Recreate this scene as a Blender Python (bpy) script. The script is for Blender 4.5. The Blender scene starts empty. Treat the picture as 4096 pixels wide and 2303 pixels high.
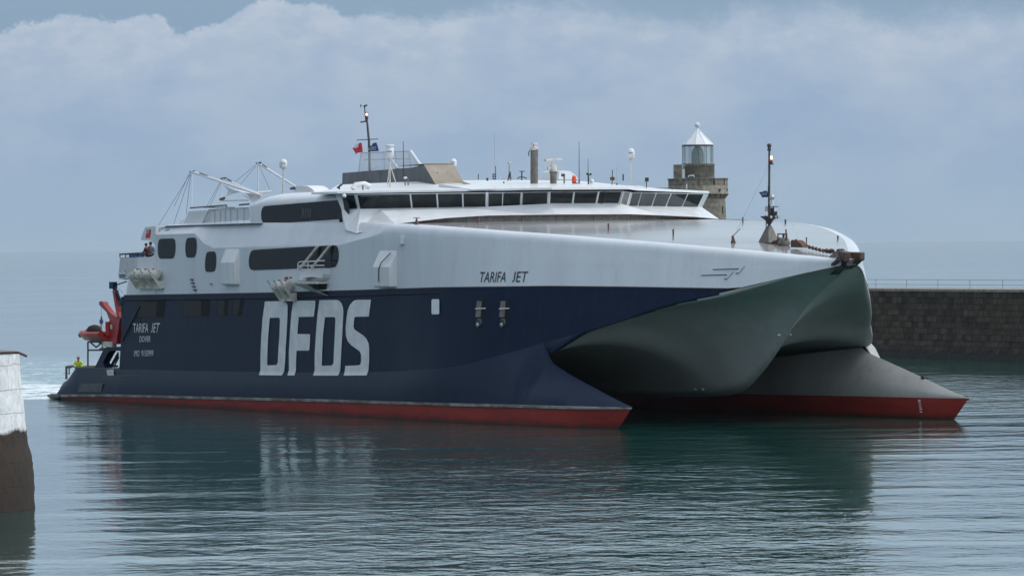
import bpy, math, random
from mathutils import Vector, Matrix
from mathutils.geometry import delaunay_2d_cdt
random.seed(7)
S=bpy.context.scene
COL=S.collection
PI=math.pi
# ------------------------------------------------------------------ camera frame (ship axes: x forward, y port, z up)
HAZE=1.8e-5
FPX=21082.; ROLL=.0107; V=4096/2575.
n_=math.hypot(.895,.445); c_=.895/n_; s_=.445/n_
F=Vector((-c_,s_,0)); R=Vector((s_,c_,0)); U=Vector((0,0,1))
CAM=Vector((84,-10.75,0))-290*F-5.86*R; CAM.z=10.3
def ray(x,y):
    dx=x*V-2048; dy=y*V-971
    return F+R*((dx-ROLL*dy)/FPX)-U*((dy+ROLL*dx)/FPX)
def onY(x,y,Y): d=ray(x,y); return CAM+d*((Y-CAM.y)/d.y)
def onX(x,y,X): d=ray(x,y); return CAM+d*((X-CAM.x)/d.x)
def onZ(x,y,Z): d=ray(x,y); return CAM+d*((Z-CAM.z)/d.z)
def onD(x,y,D): return CAM+ray(x,y)*D
def proj(p):
    q=Vector(p)-CAM; t=q.dot(F); a=FPX*q.dot(R)/t; b=-FPX*q.z/t
    return ((2048+a+ROLL*b)/V,(971+b-ROLL*a)/V)
# crops measured on the photograph -> common pixel frame
def c2(x,y): return ((500+x/2.2278)/V,(600+y/2.2278)/V)
def c3(x,y): return ((1250+x/2.4129)/V,(400+y/2.4129)/V)
def c4(x,y): return ((1950+x/2.7116)/V,(500+y/2.7116)/V)
def c5(x,y): return ((2500+x/2.6329)/V,(450+y/2.6329)/V)
def c6(x,y): return ((2800+x/2.0686)/V,(550+y/2.0686)/V)
def cb(x,y): return ((200+x/2.896)/V,(1100+y/2.896)/V)
def ce(x,y): return ((450+x/4.8275)/V,(880+y/4.8275)/V)
def cg(x,y): return ((1080+x/4.1548)/V,(950+y/4.1548)/V)
def cd(x,y): return ((950+x/3.2183)/V,(1150+y/3.2183)/V)
def ch(x,y): return ((3000+x/3.62)/V,(850+y/3.62)/V)
def pchip(xs,ys):
    n=len(xs); h=[xs[i+1]-xs[i] for i in range(n-1)]; d=[(ys[i+1]-ys[i])/h[i] for i in range(n-1)]
    m=[d[0]]
    for i in range(1,n-1):
        m.append(0 if d[i-1]*d[i]<=0 else 3*(h[i-1]+h[i])/((2*h[i]+h[i-1])/d[i-1]+(h[i]+2*h[i-1])/d[i]))
    m.append(d[-1])
    def f(x):
        if x<=xs[0]: return ys[0]
        if x>=xs[-1]: return ys[-1]
        i=0
        while x>xs[i+1]: i+=1
        t=(x-xs[i])/h[i]
        return ((1+2*t)*(1-t)**2*ys[i]+t*(1-t)**2*h[i]*m[i]+t*t*(3-2*t)*ys[i+1]+t*t*(t-1)*h[i]*m[i+1])
    return f
def lin(xs,ys):
    def f(x):
        if x<=xs[0]: return ys[0]
        for i in range(len(xs)-1):
            if x<=xs[i+1]: return ys[i]+(ys[i+1]-ys[i])*(x-xs[i])/(xs[i+1]-xs[i])
        return ys[-1]
    return f
# ------------------------------------------------------------------ materials
def nd(nt,t,**k):
    n=nt.nodes.new(t)
    for a,b in k.items(): setattr(n,a,b)
    return n
def mat(name,col,rough=.5,metal=0,var=.08,scale=2.,sc3=(1,1,1),bump=0,bscale=20.,coat=0,spec=.5,alpha=1,emit=None,col2=None,thr=(.35,.65),ior=None,trans=0,plates=None,streak=None,grime=None):
    m=bpy.data.materials.new(name); m.use_nodes=True; nt=m.node_tree; b=nt.nodes['Principled BSDF']
    tc=nd(nt,'ShaderNodeTexCoord'); mp=nd(nt,'ShaderNodeMapping'); geo=nd(nt,'ShaderNodeNewGeometry')
    mp.inputs['Scale'].default_value=sc3; nt.links.new(geo.outputs['Position'],mp.inputs[0])
    no=nd(nt,'ShaderNodeTexNoise'); no.inputs['Scale'].default_value=scale; no.inputs['Detail'].default_value=6; no.inputs['Roughness'].default_value=.6
    nt.links.new(mp.outputs[0],no.inputs['Vector'])
    mx=nd(nt,'ShaderNodeMix',data_type='RGBA'); rp=nd(nt,'ShaderNodeMapRange')
    rp.inputs[1].default_value=thr[0]; rp.inputs[2].default_value=thr[1]
    nt.links.new(no.outputs[0],rp.inputs[0]); nt.links.new(rp.outputs[0],mx.inputs[0])
    c2_=col2 if col2 else tuple(c*(1-var*2) for c in col)
    mx.inputs[6].default_value=(*col,1); mx.inputs[7].default_value=(*c2_,1)
    last=mx.outputs[2]
    def mul(src,fac,colr):
        q=nd(nt,'ShaderNodeMix',data_type='RGBA'); nt.links.new(fac,q.inputs[0]); nt.links.new(src,q.inputs[6]); q.inputs[7].default_value=(*colr,1); return q.outputs[2]
    if streak:      # rain and rust runs down the plating
        m2=nd(nt,'ShaderNodeMapping'); m2.inputs['Scale'].default_value=(1.6,1.6,.10); nt.links.new(geo.outputs['Position'],m2.inputs[0])
        n3=nd(nt,'ShaderNodeTexNoise'); n3.inputs['Scale'].default_value=1.3; n3.inputs['Detail'].default_value=7; n3.inputs['Roughness'].default_value=.7; nt.links.new(m2.outputs[0],n3.inputs['Vector'])
        r3=nd(nt,'ShaderNodeMapRange'); r3.inputs[1].default_value=.52; r3.inputs[2].default_value=.78; r3.inputs[4].default_value=streak[1]; nt.links.new(n3.outputs[0],r3.inputs[0]); last=mul(last,r3.outputs[0],streak[0])
    hgt=None
    if plates:      # welded plates: joints along x and z
        sx=nd(nt,'ShaderNodeSeparateXYZ'); nt.links.new(geo.outputs['Position'],sx.inputs[0]); cx=nd(nt,'ShaderNodeCombineXYZ'); nt.links.new(sx.outputs[0],cx.inputs[0]); nt.links.new(sx.outputs[2],cx.inputs[1])
        bk_=nd(nt,'ShaderNodeTexBrick'); bk_.inputs['Scale'].default_value=1; bk_.inputs['Brick Width'].default_value=plates[0]; bk_.inputs['Row Height'].default_value=plates[1]; bk_.inputs['Mortar Size'].default_value=.018; bk_.inputs['Mortar Smooth'].default_value=.8
        bk_.inputs['Color1'].default_value=(0,0,0,1); bk_.inputs['Color2'].default_value=(1,1,1,1); nt.links.new(cx.outputs[0],bk_.inputs['Vector'])
        rp4=nd(nt,'ShaderNodeMath',operation='MULTIPLY'); rp4.inputs[1].default_value=plates[2]; nt.links.new(bk_.outputs['Color'],rp4.inputs[0]); last=mul(last,rp4.outputs[0],tuple(c*.6 for c in col))
        rp5=nd(nt,'ShaderNodeMath',operation='MULTIPLY'); rp5.inputs[1].default_value=plates[3]; nt.links.new(bk_.outputs['Fac'],rp5.inputs[0]); last=mul(last,rp5.outputs[0],tuple(c*.45 for c in col))
    if grime:       # weed and scum along the waterline
        s4=nd(nt,'ShaderNodeSeparateXYZ'); nt.links.new(geo.outputs['Position'],s4.inputs[0])
        n4=nd(nt,'ShaderNodeTexNoise'); n4.inputs['Scale'].default_value=1.4; n4.inputs['Detail'].default_value=8; nt.links.new(geo.outputs['Position'],n4.inputs['Vector'])
        a4=nd(nt,'ShaderNodeMath',operation='MULTIPLY_ADD'); a4.inputs[1].default_value=-.5; nt.links.new(n4.outputs[0],a4.inputs[0]); nt.links.new(s4.outputs[2],a4.inputs[2])
        r4=nd(nt,'ShaderNodeMapRange'); r4.inputs[1].default_value=-.22; r4.inputs[2].default_value=.12; r4.inputs[3].default_value=.8; r4.inputs[4].default_value=0; nt.links.new(a4.outputs[0],r4.inputs[0]); last=mul(last,r4.outputs[0],grime)
    nt.links.new(last,b.inputs['Base Color'])
    b.inputs['Roughness'].default_value=rough; b.inputs['Metallic'].default_value=metal; b.inputs['Coat Weight'].default_value=coat
    b.inputs['Specular IOR Level'].default_value=spec; b.inputs['Alpha'].default_value=alpha; b.inputs['Transmission Weight'].default_value=trans
    if bump:
        n2=nd(nt,'ShaderNodeTexNoise'); n2.inputs['Scale'].default_value=bscale; n2.inputs['Detail'].default_value=5
        nt.links.new(mp.outputs[0],n2.inputs['Vector'])
        bp=nd(nt,'ShaderNodeBump'); bp.inputs['Strength'].default_value=.6; bp.inputs['Distance'].default_value=bump
        nt.links.new(n2.outputs[0],bp.inputs['Height']); nt.links.new(bp.outputs[0],b.inputs['Normal'])
    if emit:
        b.inputs['Emission Color'].default_value=(*emit[0],1); b.inputs['Emission Strength'].default_value=emit[1]
    return m
M={}
M['white']=mat('white_hull_paint',(.70,.73,.77),.38,streak=((.42,.38,.33),.30),plates=(5.2,1.5,.06,.16),var=.055,scale=.55,sc3=(1,1,.16),bump=.02,bscale=.5,thr=(.4,.75))
M['white2']=mat('white_superstructure_paint',(.79,.80,.81),.35,streak=((.50,.42,.35),.30),var=.06,scale=.9,sc3=(1,1,.3),bump=.008,bscale=.8)
M['cream']=mat('aged_white_paint',(.72,.69,.64),.5,var=.12,scale=3,col2=(.50,.44,.38))
M['navy']=mat('navy_hull_paint',(.0052,.0160,.042),.42,var=.10,scale=.5,sc3=(1,1,.25),bump=.012,bscale=.6,thr=(.35,.7),col2=(.008,.019,.045),spec=.12,streak=((.05,.055,.06),.35),plates=(5.2,1.5,.25,.35))
M['red']=mat('red_antifouling_paint',(.40,.036,.022),.6,var=.15,scale=1.2,sc3=(.3,1,1.5),col2=(.26,.024,.020),streak=((.10,.03,.02),.5),grime=(.035,.03,.02))
M['grey']=mat('grey_underside_paint',(.48,.47,.45),.5,var=.06,scale=.5,bump=.012,bscale=.5,streak=((.22,.22,.20),.4),plates=(4.2,1.3,.10,.16),spec=.4)
M['rail']=mat('grey_rubbing_strip',(.30,.31,.29),.6,var=.25,scale=1.5,sc3=(.4,1,1),col2=(.12,.11,.09),thr=(.42,.58))
M['deck']=mat('light_grey_deck_paint',(.34,.325,.32),.16,var=.16,scale=.35,sc3=(1,.35,1),spec=.6,bump=.006,bscale=1.4,plates=(6,30,.05,.2))
M['glass']=mat('dark_tinted_glass',(.008,.009,.011),.12,var=.3,scale=.7,spec=.16)
M['bglass']=mat('wheelhouse_glass',(.010,.014,.016),.05,var=.6,scale=.9,spec=.30,thr=(.45,.6),col2=(.022,.028,.028))
M['black']=mat('black_fittings',(.02,.02,.023),.5)
M['dark']=mat('dark_grey_steel',(.07,.07,.075),.5,var=.2)
M['steel']=mat('weathered_grey_steel',(.20,.19,.17),.55,var=.25,scale=4,col2=(.13,.10,.08))
M['sooty']=mat('sooty_grey_casing',(.155,.165,.18),.6,var=.3,scale=1.2,sc3=(1,1,.4),col2=(.10,.10,.105))
M['tan']=mat('stained_tan_casing',(.36,.31,.25),.6,var=.25,scale=1.2,col2=(.27,.22,.17))
M['rust']=mat('rusty_brown_steel',(.16,.075,.045),.75,var=.4,scale=8,col2=(.07,.035,.025))
M['brown']=mat('brown_painted_steel',(.15,.085,.065),.65,var=.3,scale=5,col2=(.07,.035,.028),bump=.03,bscale=6)
M['craner']=mat('red_crane_paint',(.42,.020,.022),.4,var=.15,scale=3)
M['orange']=mat('orange_boat_paint',(.45,.035,.018),.5,var=.15,scale=4)
M['lifeo']=mat('orange_plastic',(.8,.08,.015),.4)
M['raft']=mat('off_white_fibreglass',(.70,.67,.60),.45,var=.1,scale=3)
M['letters']=mat('pale_grey_lettering',(.84,.85,.85),.45,var=.08,scale=1.5)
M['ltext']=mat('black_lettering',(.012,.014,.03),.5)
M['louvre']=mat('dark_brown_opening',(.012,.010,.010),.9,var=.2)
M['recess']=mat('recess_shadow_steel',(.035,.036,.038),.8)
M['mesh']=mat('pale_mesh_screen',(.70,.70,.72),.7,alpha=.42)
M['wscreen']=mat('cloudy_windbreak_glass',(.55,.56,.57),.25,alpha=.75)
M['hivis']=mat('yellow_hi_vis_cloth',(.62,.85,.03),.8)
M['skin']=mat('skin',(.45,.24,.17),.6)
M['cdark']=mat('dark_cloth',(.03,.02,.025),.9)
M['cmar']=mat('maroon_cloth',(.09,.02,.02),.9)
M['cblue']=mat('blue_grey_cloth',(.18,.24,.33),.9)
M['hair']=mat('dark_hair',(.02,.014,.01),.8)
M['helmet']=mat('pink_red_helmet',(.5,.10,.14),.5)
M['ensign']=mat('red_flag_cloth',(.75,.05,.07),.8)
M['flagb']=mat('blue_flag_cloth',(.035,.075,.20),.8)
M['flagw']=mat('white_flag_print',(.75,.78,.82),.8)
M['lamp']=mat('lit_red_lamp',(.6,.1,.05),.4,emit=((1,.12,.05),1.2))
M['lampw']=mat('lit_warm_filament',(.9,.7,.5),.4,emit=((1,.55,.3),4))
M['lens']=mat('lamp_glass',(.6,.65,.65),.1,spec=.8)
M['streak']=mat('faint_rust_run',(.10,.075,.06),.8,alpha=.35)
M['chrome']=mat('light_scuffed_metal',(.5,.5,.5),.3,metal=.6)
M['fabric']=mat('white_awning_fabric',(.80,.80,.82),.7,var=.04)
M['blueprint']=mat('blue_print',(.05,.09,.25),.5)

def stone(name,a,b,mortar,w,h,bump=.05,mort=.012,off=.5,stain=None,axis='wall',msm=.3,blot=(.55,1.35)):
    m=bpy.data.materials.new(name); m.use_nodes=True; nt=m.node_tree; p=nt.nodes['Principled BSDF']
    uv=nd(nt,'ShaderNodeUVMap'); uv.uv_map='UVMap'
    n0=nd(nt,'ShaderNodeTexNoise'); n0.inputs['Scale'].default_value=1.1; n0.inputs['Detail'].default_value=3
    nt.links.new(uv.outputs[0],n0.inputs['Vector'])
    ad=nd(nt,'ShaderNodeMix',data_type='RGBA',blend_type='LINEAR_LIGHT'); ad.inputs[0].default_value=.10
    nt.links.new(uv.outputs[0],ad.inputs[6]); nt.links.new(n0.outputs['Color'],ad.inputs[7])
    br=nd(nt,'ShaderNodeTexBrick'); br.offset=off; br.squash=.75; br.squash_frequency=3
    br.inputs['Scale'].default_value=1; br.inputs['Brick Width'].default_value=w; br.inputs['Row Height'].default_value=h
    br.inputs['Mortar Size'].default_value=mort; br.inputs['Mortar Smooth'].default_value=msm; br.inputs['Bias'].default_value=0
    br.inputs['Color1'].default_value=(*a,1); br.inputs['Color2'].default_value=(*b,1); br.inputs['Mortar'].default_value=(*mortar,1)
    nt.links.new(ad.outputs[2],br.inputs['Vector'])
    geo=nd(nt,'ShaderNodeNewGeometry'); n1=nd(nt,'ShaderNodeTexNoise'); n1.inputs['Scale'].default_value=2.2; n1.inputs['Detail'].default_value=9; n1.inputs['Roughness'].default_value=.65
    nt.links.new(geo.outputs['Position'],n1.inputs['Vector'])
    mr=nd(nt,'ShaderNodeMapRange'); mr.inputs[1].default_value=.3; mr.inputs[2].default_value=.7; mr.inputs[3].default_value=blot[0]; mr.inputs[4].default_value=blot[1]
    nt.links.new(n1.outputs[0],mr.inputs[0])
    ml=nd(nt,'ShaderNodeMix',data_type='RGBA',blend_type='MULTIPLY'); ml.inputs[0].default_value=1
    nt.links.new(br.outputs['Color'],ml.inputs[6]); nt.links.new(mr.outputs[0],ml.inputs[7])
    last=ml.outputs[2]
    if stain:
        sx=nd(nt,'ShaderNodeSeparateXYZ'); nt.links.new(geo.outputs['Position'],sx.inputs[0])
        nn=nd(nt,'ShaderNodeTexNoise'); nn.inputs['Scale'].default_value=1.5; nn.inputs['Detail'].default_value=5
        nt.links.new(geo.outputs['Position'],nn.inputs['Vector'])
        ma=nd(nt,'ShaderNodeMath',operation='MULTIPLY_ADD'); ma.inputs[1].default_value=stain[2]; nt.links.new(nn.outputs[0],ma.inputs[0]); nt.links.new(sx.outputs[2],ma.inputs[2])
        r2=nd(nt,'ShaderNodeMapRange'); r2.inputs[1].default_value=stain[0]+stain[2]*.5; r2.inputs[2].default_value=stain[1]+stain[2]*.5; r2.inputs[3].default_value=1; r2.inputs[4].default_value=0
        nt.links.new(ma.outputs[0],r2.inputs[0])
        ms=nd(nt,'ShaderNodeMix',data_type='RGBA'); nt.links.new(r2.outputs[0],ms.inputs[0]); nt.links.new(last,ms.inputs[6])
        mw=nd(nt,'ShaderNodeMix',data_type='RGBA',blend_type='MULTIPLY'); mw.inputs[0].default_value=.7; mw.inputs[6].default_value=(*stain[3],1); nt.links.new(mr.outputs[0],mw.inputs[7])
        nt.links.new(mw.outputs[2],ms.inputs[7]); last=ms.outputs[2]
    nt.links.new(last,p.inputs['Base Color']); p.inputs['Roughness'].default_value=.85
    bp=nd(nt,'ShaderNodeBump'); bp.inputs['Distance'].default_value=bump; bp.inputs['Strength'].default_value=.8
    s2=nd(nt,'ShaderNodeMath',operation='MULTIPLY_ADD'); s2.inputs[1].default_value=-1.0
    nt.links.new(br.outputs['Fac'],s2.inputs[0]); nt.links.new(n1.outputs[0],s2.inputs[2]); nt.links.new(s2.outputs[0],bp.inputs['Height'])
    nt.links.new(bp.outputs[0],p.inputs['Normal'])
    return m
M['pier']=stone('dark_granite_blocks',(.100,.070,.046),(.030,.023,.018),(.010,.009,.008),1.12,.52,.14,.03,off=.43,stain=(.3,1.3,1.4,(.014,.015,.011)),msm=.5)
M['tower']=stone('tower_granite',(.27,.235,.19),(.20,.175,.14),(.15,.135,.11),.9,.42,.03,.012)
M['quayw']=stone('whitewashed_blocks',(.92,.90,.90),(.84,.82,.83),(.42,.39,.38),1.9,.95,.07,.012,stain=(3.05,3.2,.5,(.036,.022,.014)),msm=.6,blot=(.70,1.14))
M['pcap']=mat('pier_coping_stone',(.36,.32,.27),.85,var=.25,scale=2)

# ------------------------------------------------------------------ mesh building
ORG={}
class MB:
    def __init__(s): s.v=[]; s.f=[]; s.m=[]; s.sm=[]
    def add(s,vs,fs,mi=0,smooth=False):
        o=len(s.v); s.v+= [Vector(p) for p in vs]
        for f in fs: s.f.append([i+o for i in f]); s.m.append(mi); s.sm.append(smooth)
        return s
    def box(s,c,d,rz=0,mi=0,tilt=None):
        c=Vector(c); h=Vector(d)/2; mt=Matrix.Rotation(rz,3,'Z')
        if tilt: mt=mt@Matrix.Rotation(tilt[0],3,tilt[1])
        vs=[c+mt@Vector((h.x*i,h.y*j,h.z*k)) for i in(-1,1) for j in(-1,1) for k in(-1,1)]
        return s.add(vs,[(0,1,3,2),(4,6,7,5),(0,4,5,1),(2,3,7,6),(0,2,6,4),(1,5,7,3)],mi)
    def span(s,a,b,mi=0):
        return s.box([(a[i]+b[i])/2 for i in range(3)],[abs(a[i]-b[i]) for i in range(3)],0,mi)
    def tube(s,pts,r,n=8,mi=0,cap=True,r2=None):
        pts=[Vector(p) for p in pts]; k=len(pts); rows=[]; up=None
        for i,p in enumerate(pts):
            d=(pts[min(i+1,k-1)]-pts[max(i-1,0)]).normalized()
            if up is None: up=Vector((0,0,1)) if abs(d.z)<.9 else Vector((1,0,0))
            a=d.cross(up).normalized(); b=a.cross(d).normalized(); up=b
            rr=r if r2 is None else r+(r2-r)*i/(k-1)
            rows.append([p+a*rr*math.cos(2*PI*j/n)+b*rr*math.sin(2*PI*j/n) for j in range(n)])
        vs=[q for w in rows for q in w]; fs=[]
        for i in range(k-1):
            for j in range(n): fs.append((i*n+j,i*n+(j+1)%n,(i+1)*n+(j+1)%n,(i+1)*n+j))
        s.add(vs,fs,mi,True)
        if cap:
            s.add(rows[0],[tuple(range(n))],mi); s.add(rows[-1],[tuple(range(n))],mi)
        return s
    def lathe(s,c,prof,n=24,mi=0,axis='Z',a0=0,a1=2*PI,smooth=True,cap=True):
        c=Vector(c); full=abs(a1-a0-2*PI)<1e-6; k=n if full else n+1; vs=[]
        for r,z in prof:
            for j in range(k):
                a=a0+(a1-a0)*j/n; x,y=r*math.cos(a),r*math.sin(a)
                vs.append(c+(Vector((x,y,z)) if axis=='Z' else Vector((z,x,y)) if axis=='X' else Vector((x,z,y))))
        fs=[]
        for i in range(len(prof)-1):
            for j in range(n):
                j2=(j+1)%k if full else j+1
                fs.append((i*k+j,i*k+j2,(i+1)*k+j2,(i+1)*k+j))
        return s.add(vs,fs,mi,smooth)
    def loft(s,rows,mi=0,smooth=True,flip=False,mis=None):
        n=len(rows[0]); vs=[p for r in rows for p in r]; o=len(s.v); s.v+=[Vector(p) for p in vs]
        for i in range(len(rows)-1):
            for j in range(n-1):
                f=[o+i*n+j,o+i*n+j+1,o+(i+1)*n+j+1,o+(i+1)*n+j]
                if flip: f=f[::-1]
                s.f.append(f); s.m.append(mis[j] if mis else mi); s.sm.append(smooth)
        return s
    def prism(s,loop,off,mi=0):
        a=[Vector(p) for p in loop]; b=[p+Vector(off) for p in a]; n=len(a)
        return s.add(a+b,[tuple(range(n)),tuple(range(2*n-1,n-1,-1))]+[(i,(i+1)%n,n+(i+1)%n,n+i) for i in range(n)],mi)
    def build(s,name,m,parent=None,weld=0,uv=None):
        lo=[min(v[i] for v in s.v) for i in range(3)]; hi=[max(v[i] for v in s.v) for i in range(3)]
        o=Vector(((lo[0]+hi[0])/2,(lo[1]+hi[1])/2,lo[2]))
        me=bpy.data.meshes.new(name); me.from_pydata([v-o for v in s.v],[],s.f)
        ms=m if isinstance(m,(list,tuple)) else [m]
        for q in ms: me.materials.append(M[q] if isinstance(q,str) else q)
        for i,p in enumerate(me.polygons): p.material_index=s.m[i]; p.use_smooth=s.sm[i]
        if uv:
            L=me.uv_layers.new(name='UVMap')
            for p in me.polygons:
                for li in p.loop_indices: L.data[li].uv=uv(me.vertices[me.loops[li].vertex_index].co+o,p)
        me.update(); ob=bpy.data.objects.new(name,me); COL.objects.link(ob)
        if weld:
            w=ob.modifiers.new('weld','WELD'); w.merge_threshold=weld
        ob.location=o-(ORG[parent] if parent else Vector()); ob.parent=parent; ORG[ob]=o
        return ob
def empty(name,loc):
    o=bpy.data.objects.new(name,None); COL.objects.link(o); o.location=loc; ORG[o]=Vector(loc); o.empty_display_size=.5; return o
def tag(o,label=None,cat=None,group=None,kind=None):
    if label: o['label']=label
    if cat: o['category']=cat
    if group: o['group']=group
    if kind: o['kind']=kind
    return o
def inpoly(p,loops):
    r=False
    for L in loops:
        n=len(L)
        for i in range(n):
            a,b=L[i],L[(i+1)%n]
            if (a[1]>p[1])!=(b[1]>p[1]) and p[0]<(b[0]-a[0])*(p[1]-a[1])/(b[1]-a[1])+a[0]: r=not r
    return r
def patch(mb,loops,surf,step=None,lines=(),mi=0):
    """flat outline(s) draped over a real surface: surf maps a point of the outline to the surface"""
    vs=[];es=[]
    for L in loops:
        o=len(vs); n=len(L); vs+=[Vector(p) for p in L]; es+=[(o+i,o+(i+1)%n) for i in range(n)]
    for L in lines:
        o=len(vs); vs+=[Vector(p) for p in L]; es+=[(o+i,o+i+1) for i in range(len(L)-1)]
    if step:
        x0=min(p[0] for p in loops[0]);x1=max(p[0] for p in loops[0]);y0=min(p[1] for p in loops[0]);y1=max(p[1] for p in loops[0])
        y=y0+step/2
        while y<y1:
            x=x0+step/2
            while x<x1:
                if inpoly((x,y),loops): vs.append(Vector((x,y)))
                x+=step
            y+=step
    r=delaunay_2d_cdt(vs,es,[],0,1e-4)
    fs=[]
    for f in r[2]:
        c=[sum(r[0][i][k] for i in f)/len(f) for k in(0,1)]
        if inpoly(c,loops): fs.append(list(f))
    used=sorted({i for f in fs for i in f}); im={k:j for j,k in enumerate(used)}
    mb.add([surf(*r[0][k]) for k in used],[[im[i] for i in f] for f in fs],mi,True)
    return mb
def rrect(x0,y0,x1,y1,r,n=6,sx=1.,shear=0):
    L=[]; rx=r*sx
    for cx,cy,a in((x1-rx,y1-r,0),(x0+rx,y1-r,90),(x0+rx,y0+r,180),(x1-rx,y0+r,270)):
        for i in range(n+1):
            t=math.radians(a+90*i/n); L.append((cx+rx*math.cos(t)+shear*(cy-(y0+y1)/2),cy+r*math.sin(t)))
    return L

# ------------------------------------------------------------------ hull lines (metres)
Ye=pchip([16,52,57,61,65,69,73,78,83,88,90,90.7,91.05],[13,13,12.98,12.86,12.4,11.45,9.9,7.75,5.2,2.35,1.1,.5,.04])
Zs=pchip([16,21,31,38,48,56,60,65.5,69.8,73.3,76.7,79.9,82.9,85.6,88.5,90,91.1],[11.5,11.6,11.78,11.78,11.66,11.56,11.46,11.22,10.96,10.73,10.47,10.22,9.95,9.7,9.4,9.27,9.2])
Zw=lin([16,43,56,65,74,79,85.56,91.05],[7.1,7.39,7.6,7.76,7.83,7.77,7.64,8.93])
Kz=pchip([16,40,56,60,63,66.9,69.6,71.2,73.1,74.5,76.7,78.8,82,84.9,85.56,91.05],[2.2,2.42,2.70,2.81,2.96,3.14,3.56,3.9,4.33,4.69,5.18,5.8,6.85,7.45,7.62,8.92])
Zk=pchip([30,44,54,64.7,71.2,77.1,78.8,80,82.5,84.1,86.7,88.7,90.7,91.05],[3.2,2.6,1.4,1.17,1.26,1.48,1.81,2.37,3.94,5.34,7.0,7.9,8.75,8.92])
Hb=pchip([5,60,66,72,78,82,84.3,85.4],[2.6,2.6,2.45,2.1,1.5,.85,.32,.02])
Zr=lin([5,16,33,52,66,76,85.4],[.30,.55,.75,.99,1.1,1.19,1.22])
def Yr(x): return 10.75+Hb(x)
Zc=lin([16,29.8,31.9,52,56,60],[11.05,11.12,10.16,10.28,10.7,11.1])      # crease where the upper side starts to lean inboard
Yt=pchip([16,54,60],[12.25,12.3,12.86])
Ln=pchip([16,58,70,82,88,91.05],[0,0,.16,.24,.20,.0])                        # outward lean of the forward wall, per metre down
def wall0(x,z): return Ye(x)+Ln(x)*max(0,Zs(x)-.4-z)
def wally(x,z):
    k=Kz(x)
    if x<60 and z>Zc(x): return 13-(13-Yt(x))*min(1,(z-Zc(x))/(Zs(x)-Zc(x)))
    if z>=k or x>74.6: return wall0(x,z)
    w=wall0(x,k); return w+(Yr(x)-w)*min(1.2,(k-z)/(k-Zr(x)))
def side(px,py,off=.03,sgn=-1):
    d=ray(px,py); t0=235.; st=1.
    def g(t):
        p=CAM+d*t; return (-sgn*-1)*0+ (sgn*p.y)-wally(p.x,p.z)
    # sgn=-1 : starboard, y=-wally
    a=g(t0)
    t=t0
    while t<380:
        b=g(t+st)
        if a>0>=b:
            lo,hi=t,t+st
            for _ in range(30):
                m_=(lo+hi)/2
                if g(m_)>0: lo=m_
                else: hi=m_
            p=CAM+d*hi; p.y+=sgn*off; return p
        a=b; t+=st
    return onY(px,py,-13-off)
KNUCK=[proj((x,-wall0(x,Kz(x)),Kz(x))) for x in [18+1.5*i for i in range(38)]]

ferry=empty('catamaran_ferry',(48,0,0))
tag(ferry,'white and navy wave piercing catamaran ferry with red waterline, entering the harbour','ferry')
def part(mb,name,m,parent=None,**k): return mb.build(name,m,parent or ferry,**k)

# --- upper (white) hull sides with rounded deck edge
xs_all=[23.2+i*1.6 for i in range(22)]+[58.6+i*.8 for i in range(38)]+[89.3+.25*i for i in range(7)]+[91.05]
mb=MB()
for sg in(-1,1):
    rows=[]
    for x in xs_all:
        y=Ye(x); z=Zs(x); w=Zw(x); r=min(.55,y*.45,(z-w)*.45)
        if x<58:
            yt=Yt(x); c=Zc(x); row=[(x,sg*13,w+(c-w)*t) for t in(0,.25,.5,.75,.98,1)]
            row+=[(x,sg*(13-(13-yt)*t),c+(z-c)*t) for t in(.03,.35,.7,.9)]+[(x,sg*(yt-.12),z+.03),(x,sg*(yt-.6),z+.04)]
        else:
            row=[(x,sg*wall0(x,w+(z-r-w)*t),w+(z-r-w)*t) for t in(0,.2,.4,.6,.8)]
            for i in range(6):
                a=PI/2*i/5; row.append((x,sg*(y-r+r*math.cos(a)),z-r+r*math.sin(a)))
            row.append((x,sg*max(0,y-r-.35),z+.015))
        rows.append(row)
    mb.loft(rows,flip=sg>0)
o=part(mb,'white_topsides','white'); o.modifiers.new('es','EDGE_SPLIT').split_angle=math.radians(26)
# stern wing plates (overhang and lower bulwark around the open balcony)
mb=MB()
for sg in(-1,1):
    for L in([(391.5,605.5),(354,603.5),(358,588),(365,571.5),(391.5,568.5)],[(391.5,646),(346,646.5),(342,686),(322,706),(317,742.5),(391.5,740.5)]):
        mb.prism([(lambda q:(q.x,sg*13,q.z))(onY(a,b,-13)) for a,b in L],(0,-sg*.25,0))
mb.span((17.6,-12.7,8.6),(23.2,12.7,8.7)); mb.span((21.6,-12.7,11.35),(23.2,12.7,11.55)); mb.span((23.0,-12.7,7.2),(23.18,12.7,11.5))
part(mb,'stern_balcony','white2')
for sg in(-1,1):
    mb=MB()
    # rounded forward end of the balcony opening
    q0=onY(391.5,605.5,-13); q1=onY(391.5,646,-13); pts=[(q0.x,q0.z),(q0.x-1.2,q0.z)]
    for i in range(9):
        a=PI/2*i/8; pts.append((q0.x-1.2+1.1*math.sin(a),q0.z-.5+.5*math.cos(a)))
    for i in range(9):
        a=PI/2*i/8; pts.append((q0.x-1.2+1.1*math.cos(a),q1.z+.4-.4*math.sin(a)))
    pts+=[(q1.x-1.2,q1.z),(q1.x,q1.z)]
    mb.prism([(x,sg*12.99,z) for x,z in pts],(0,-sg*.2,0))
    part(mb,'balcony_frame','white2')
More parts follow.
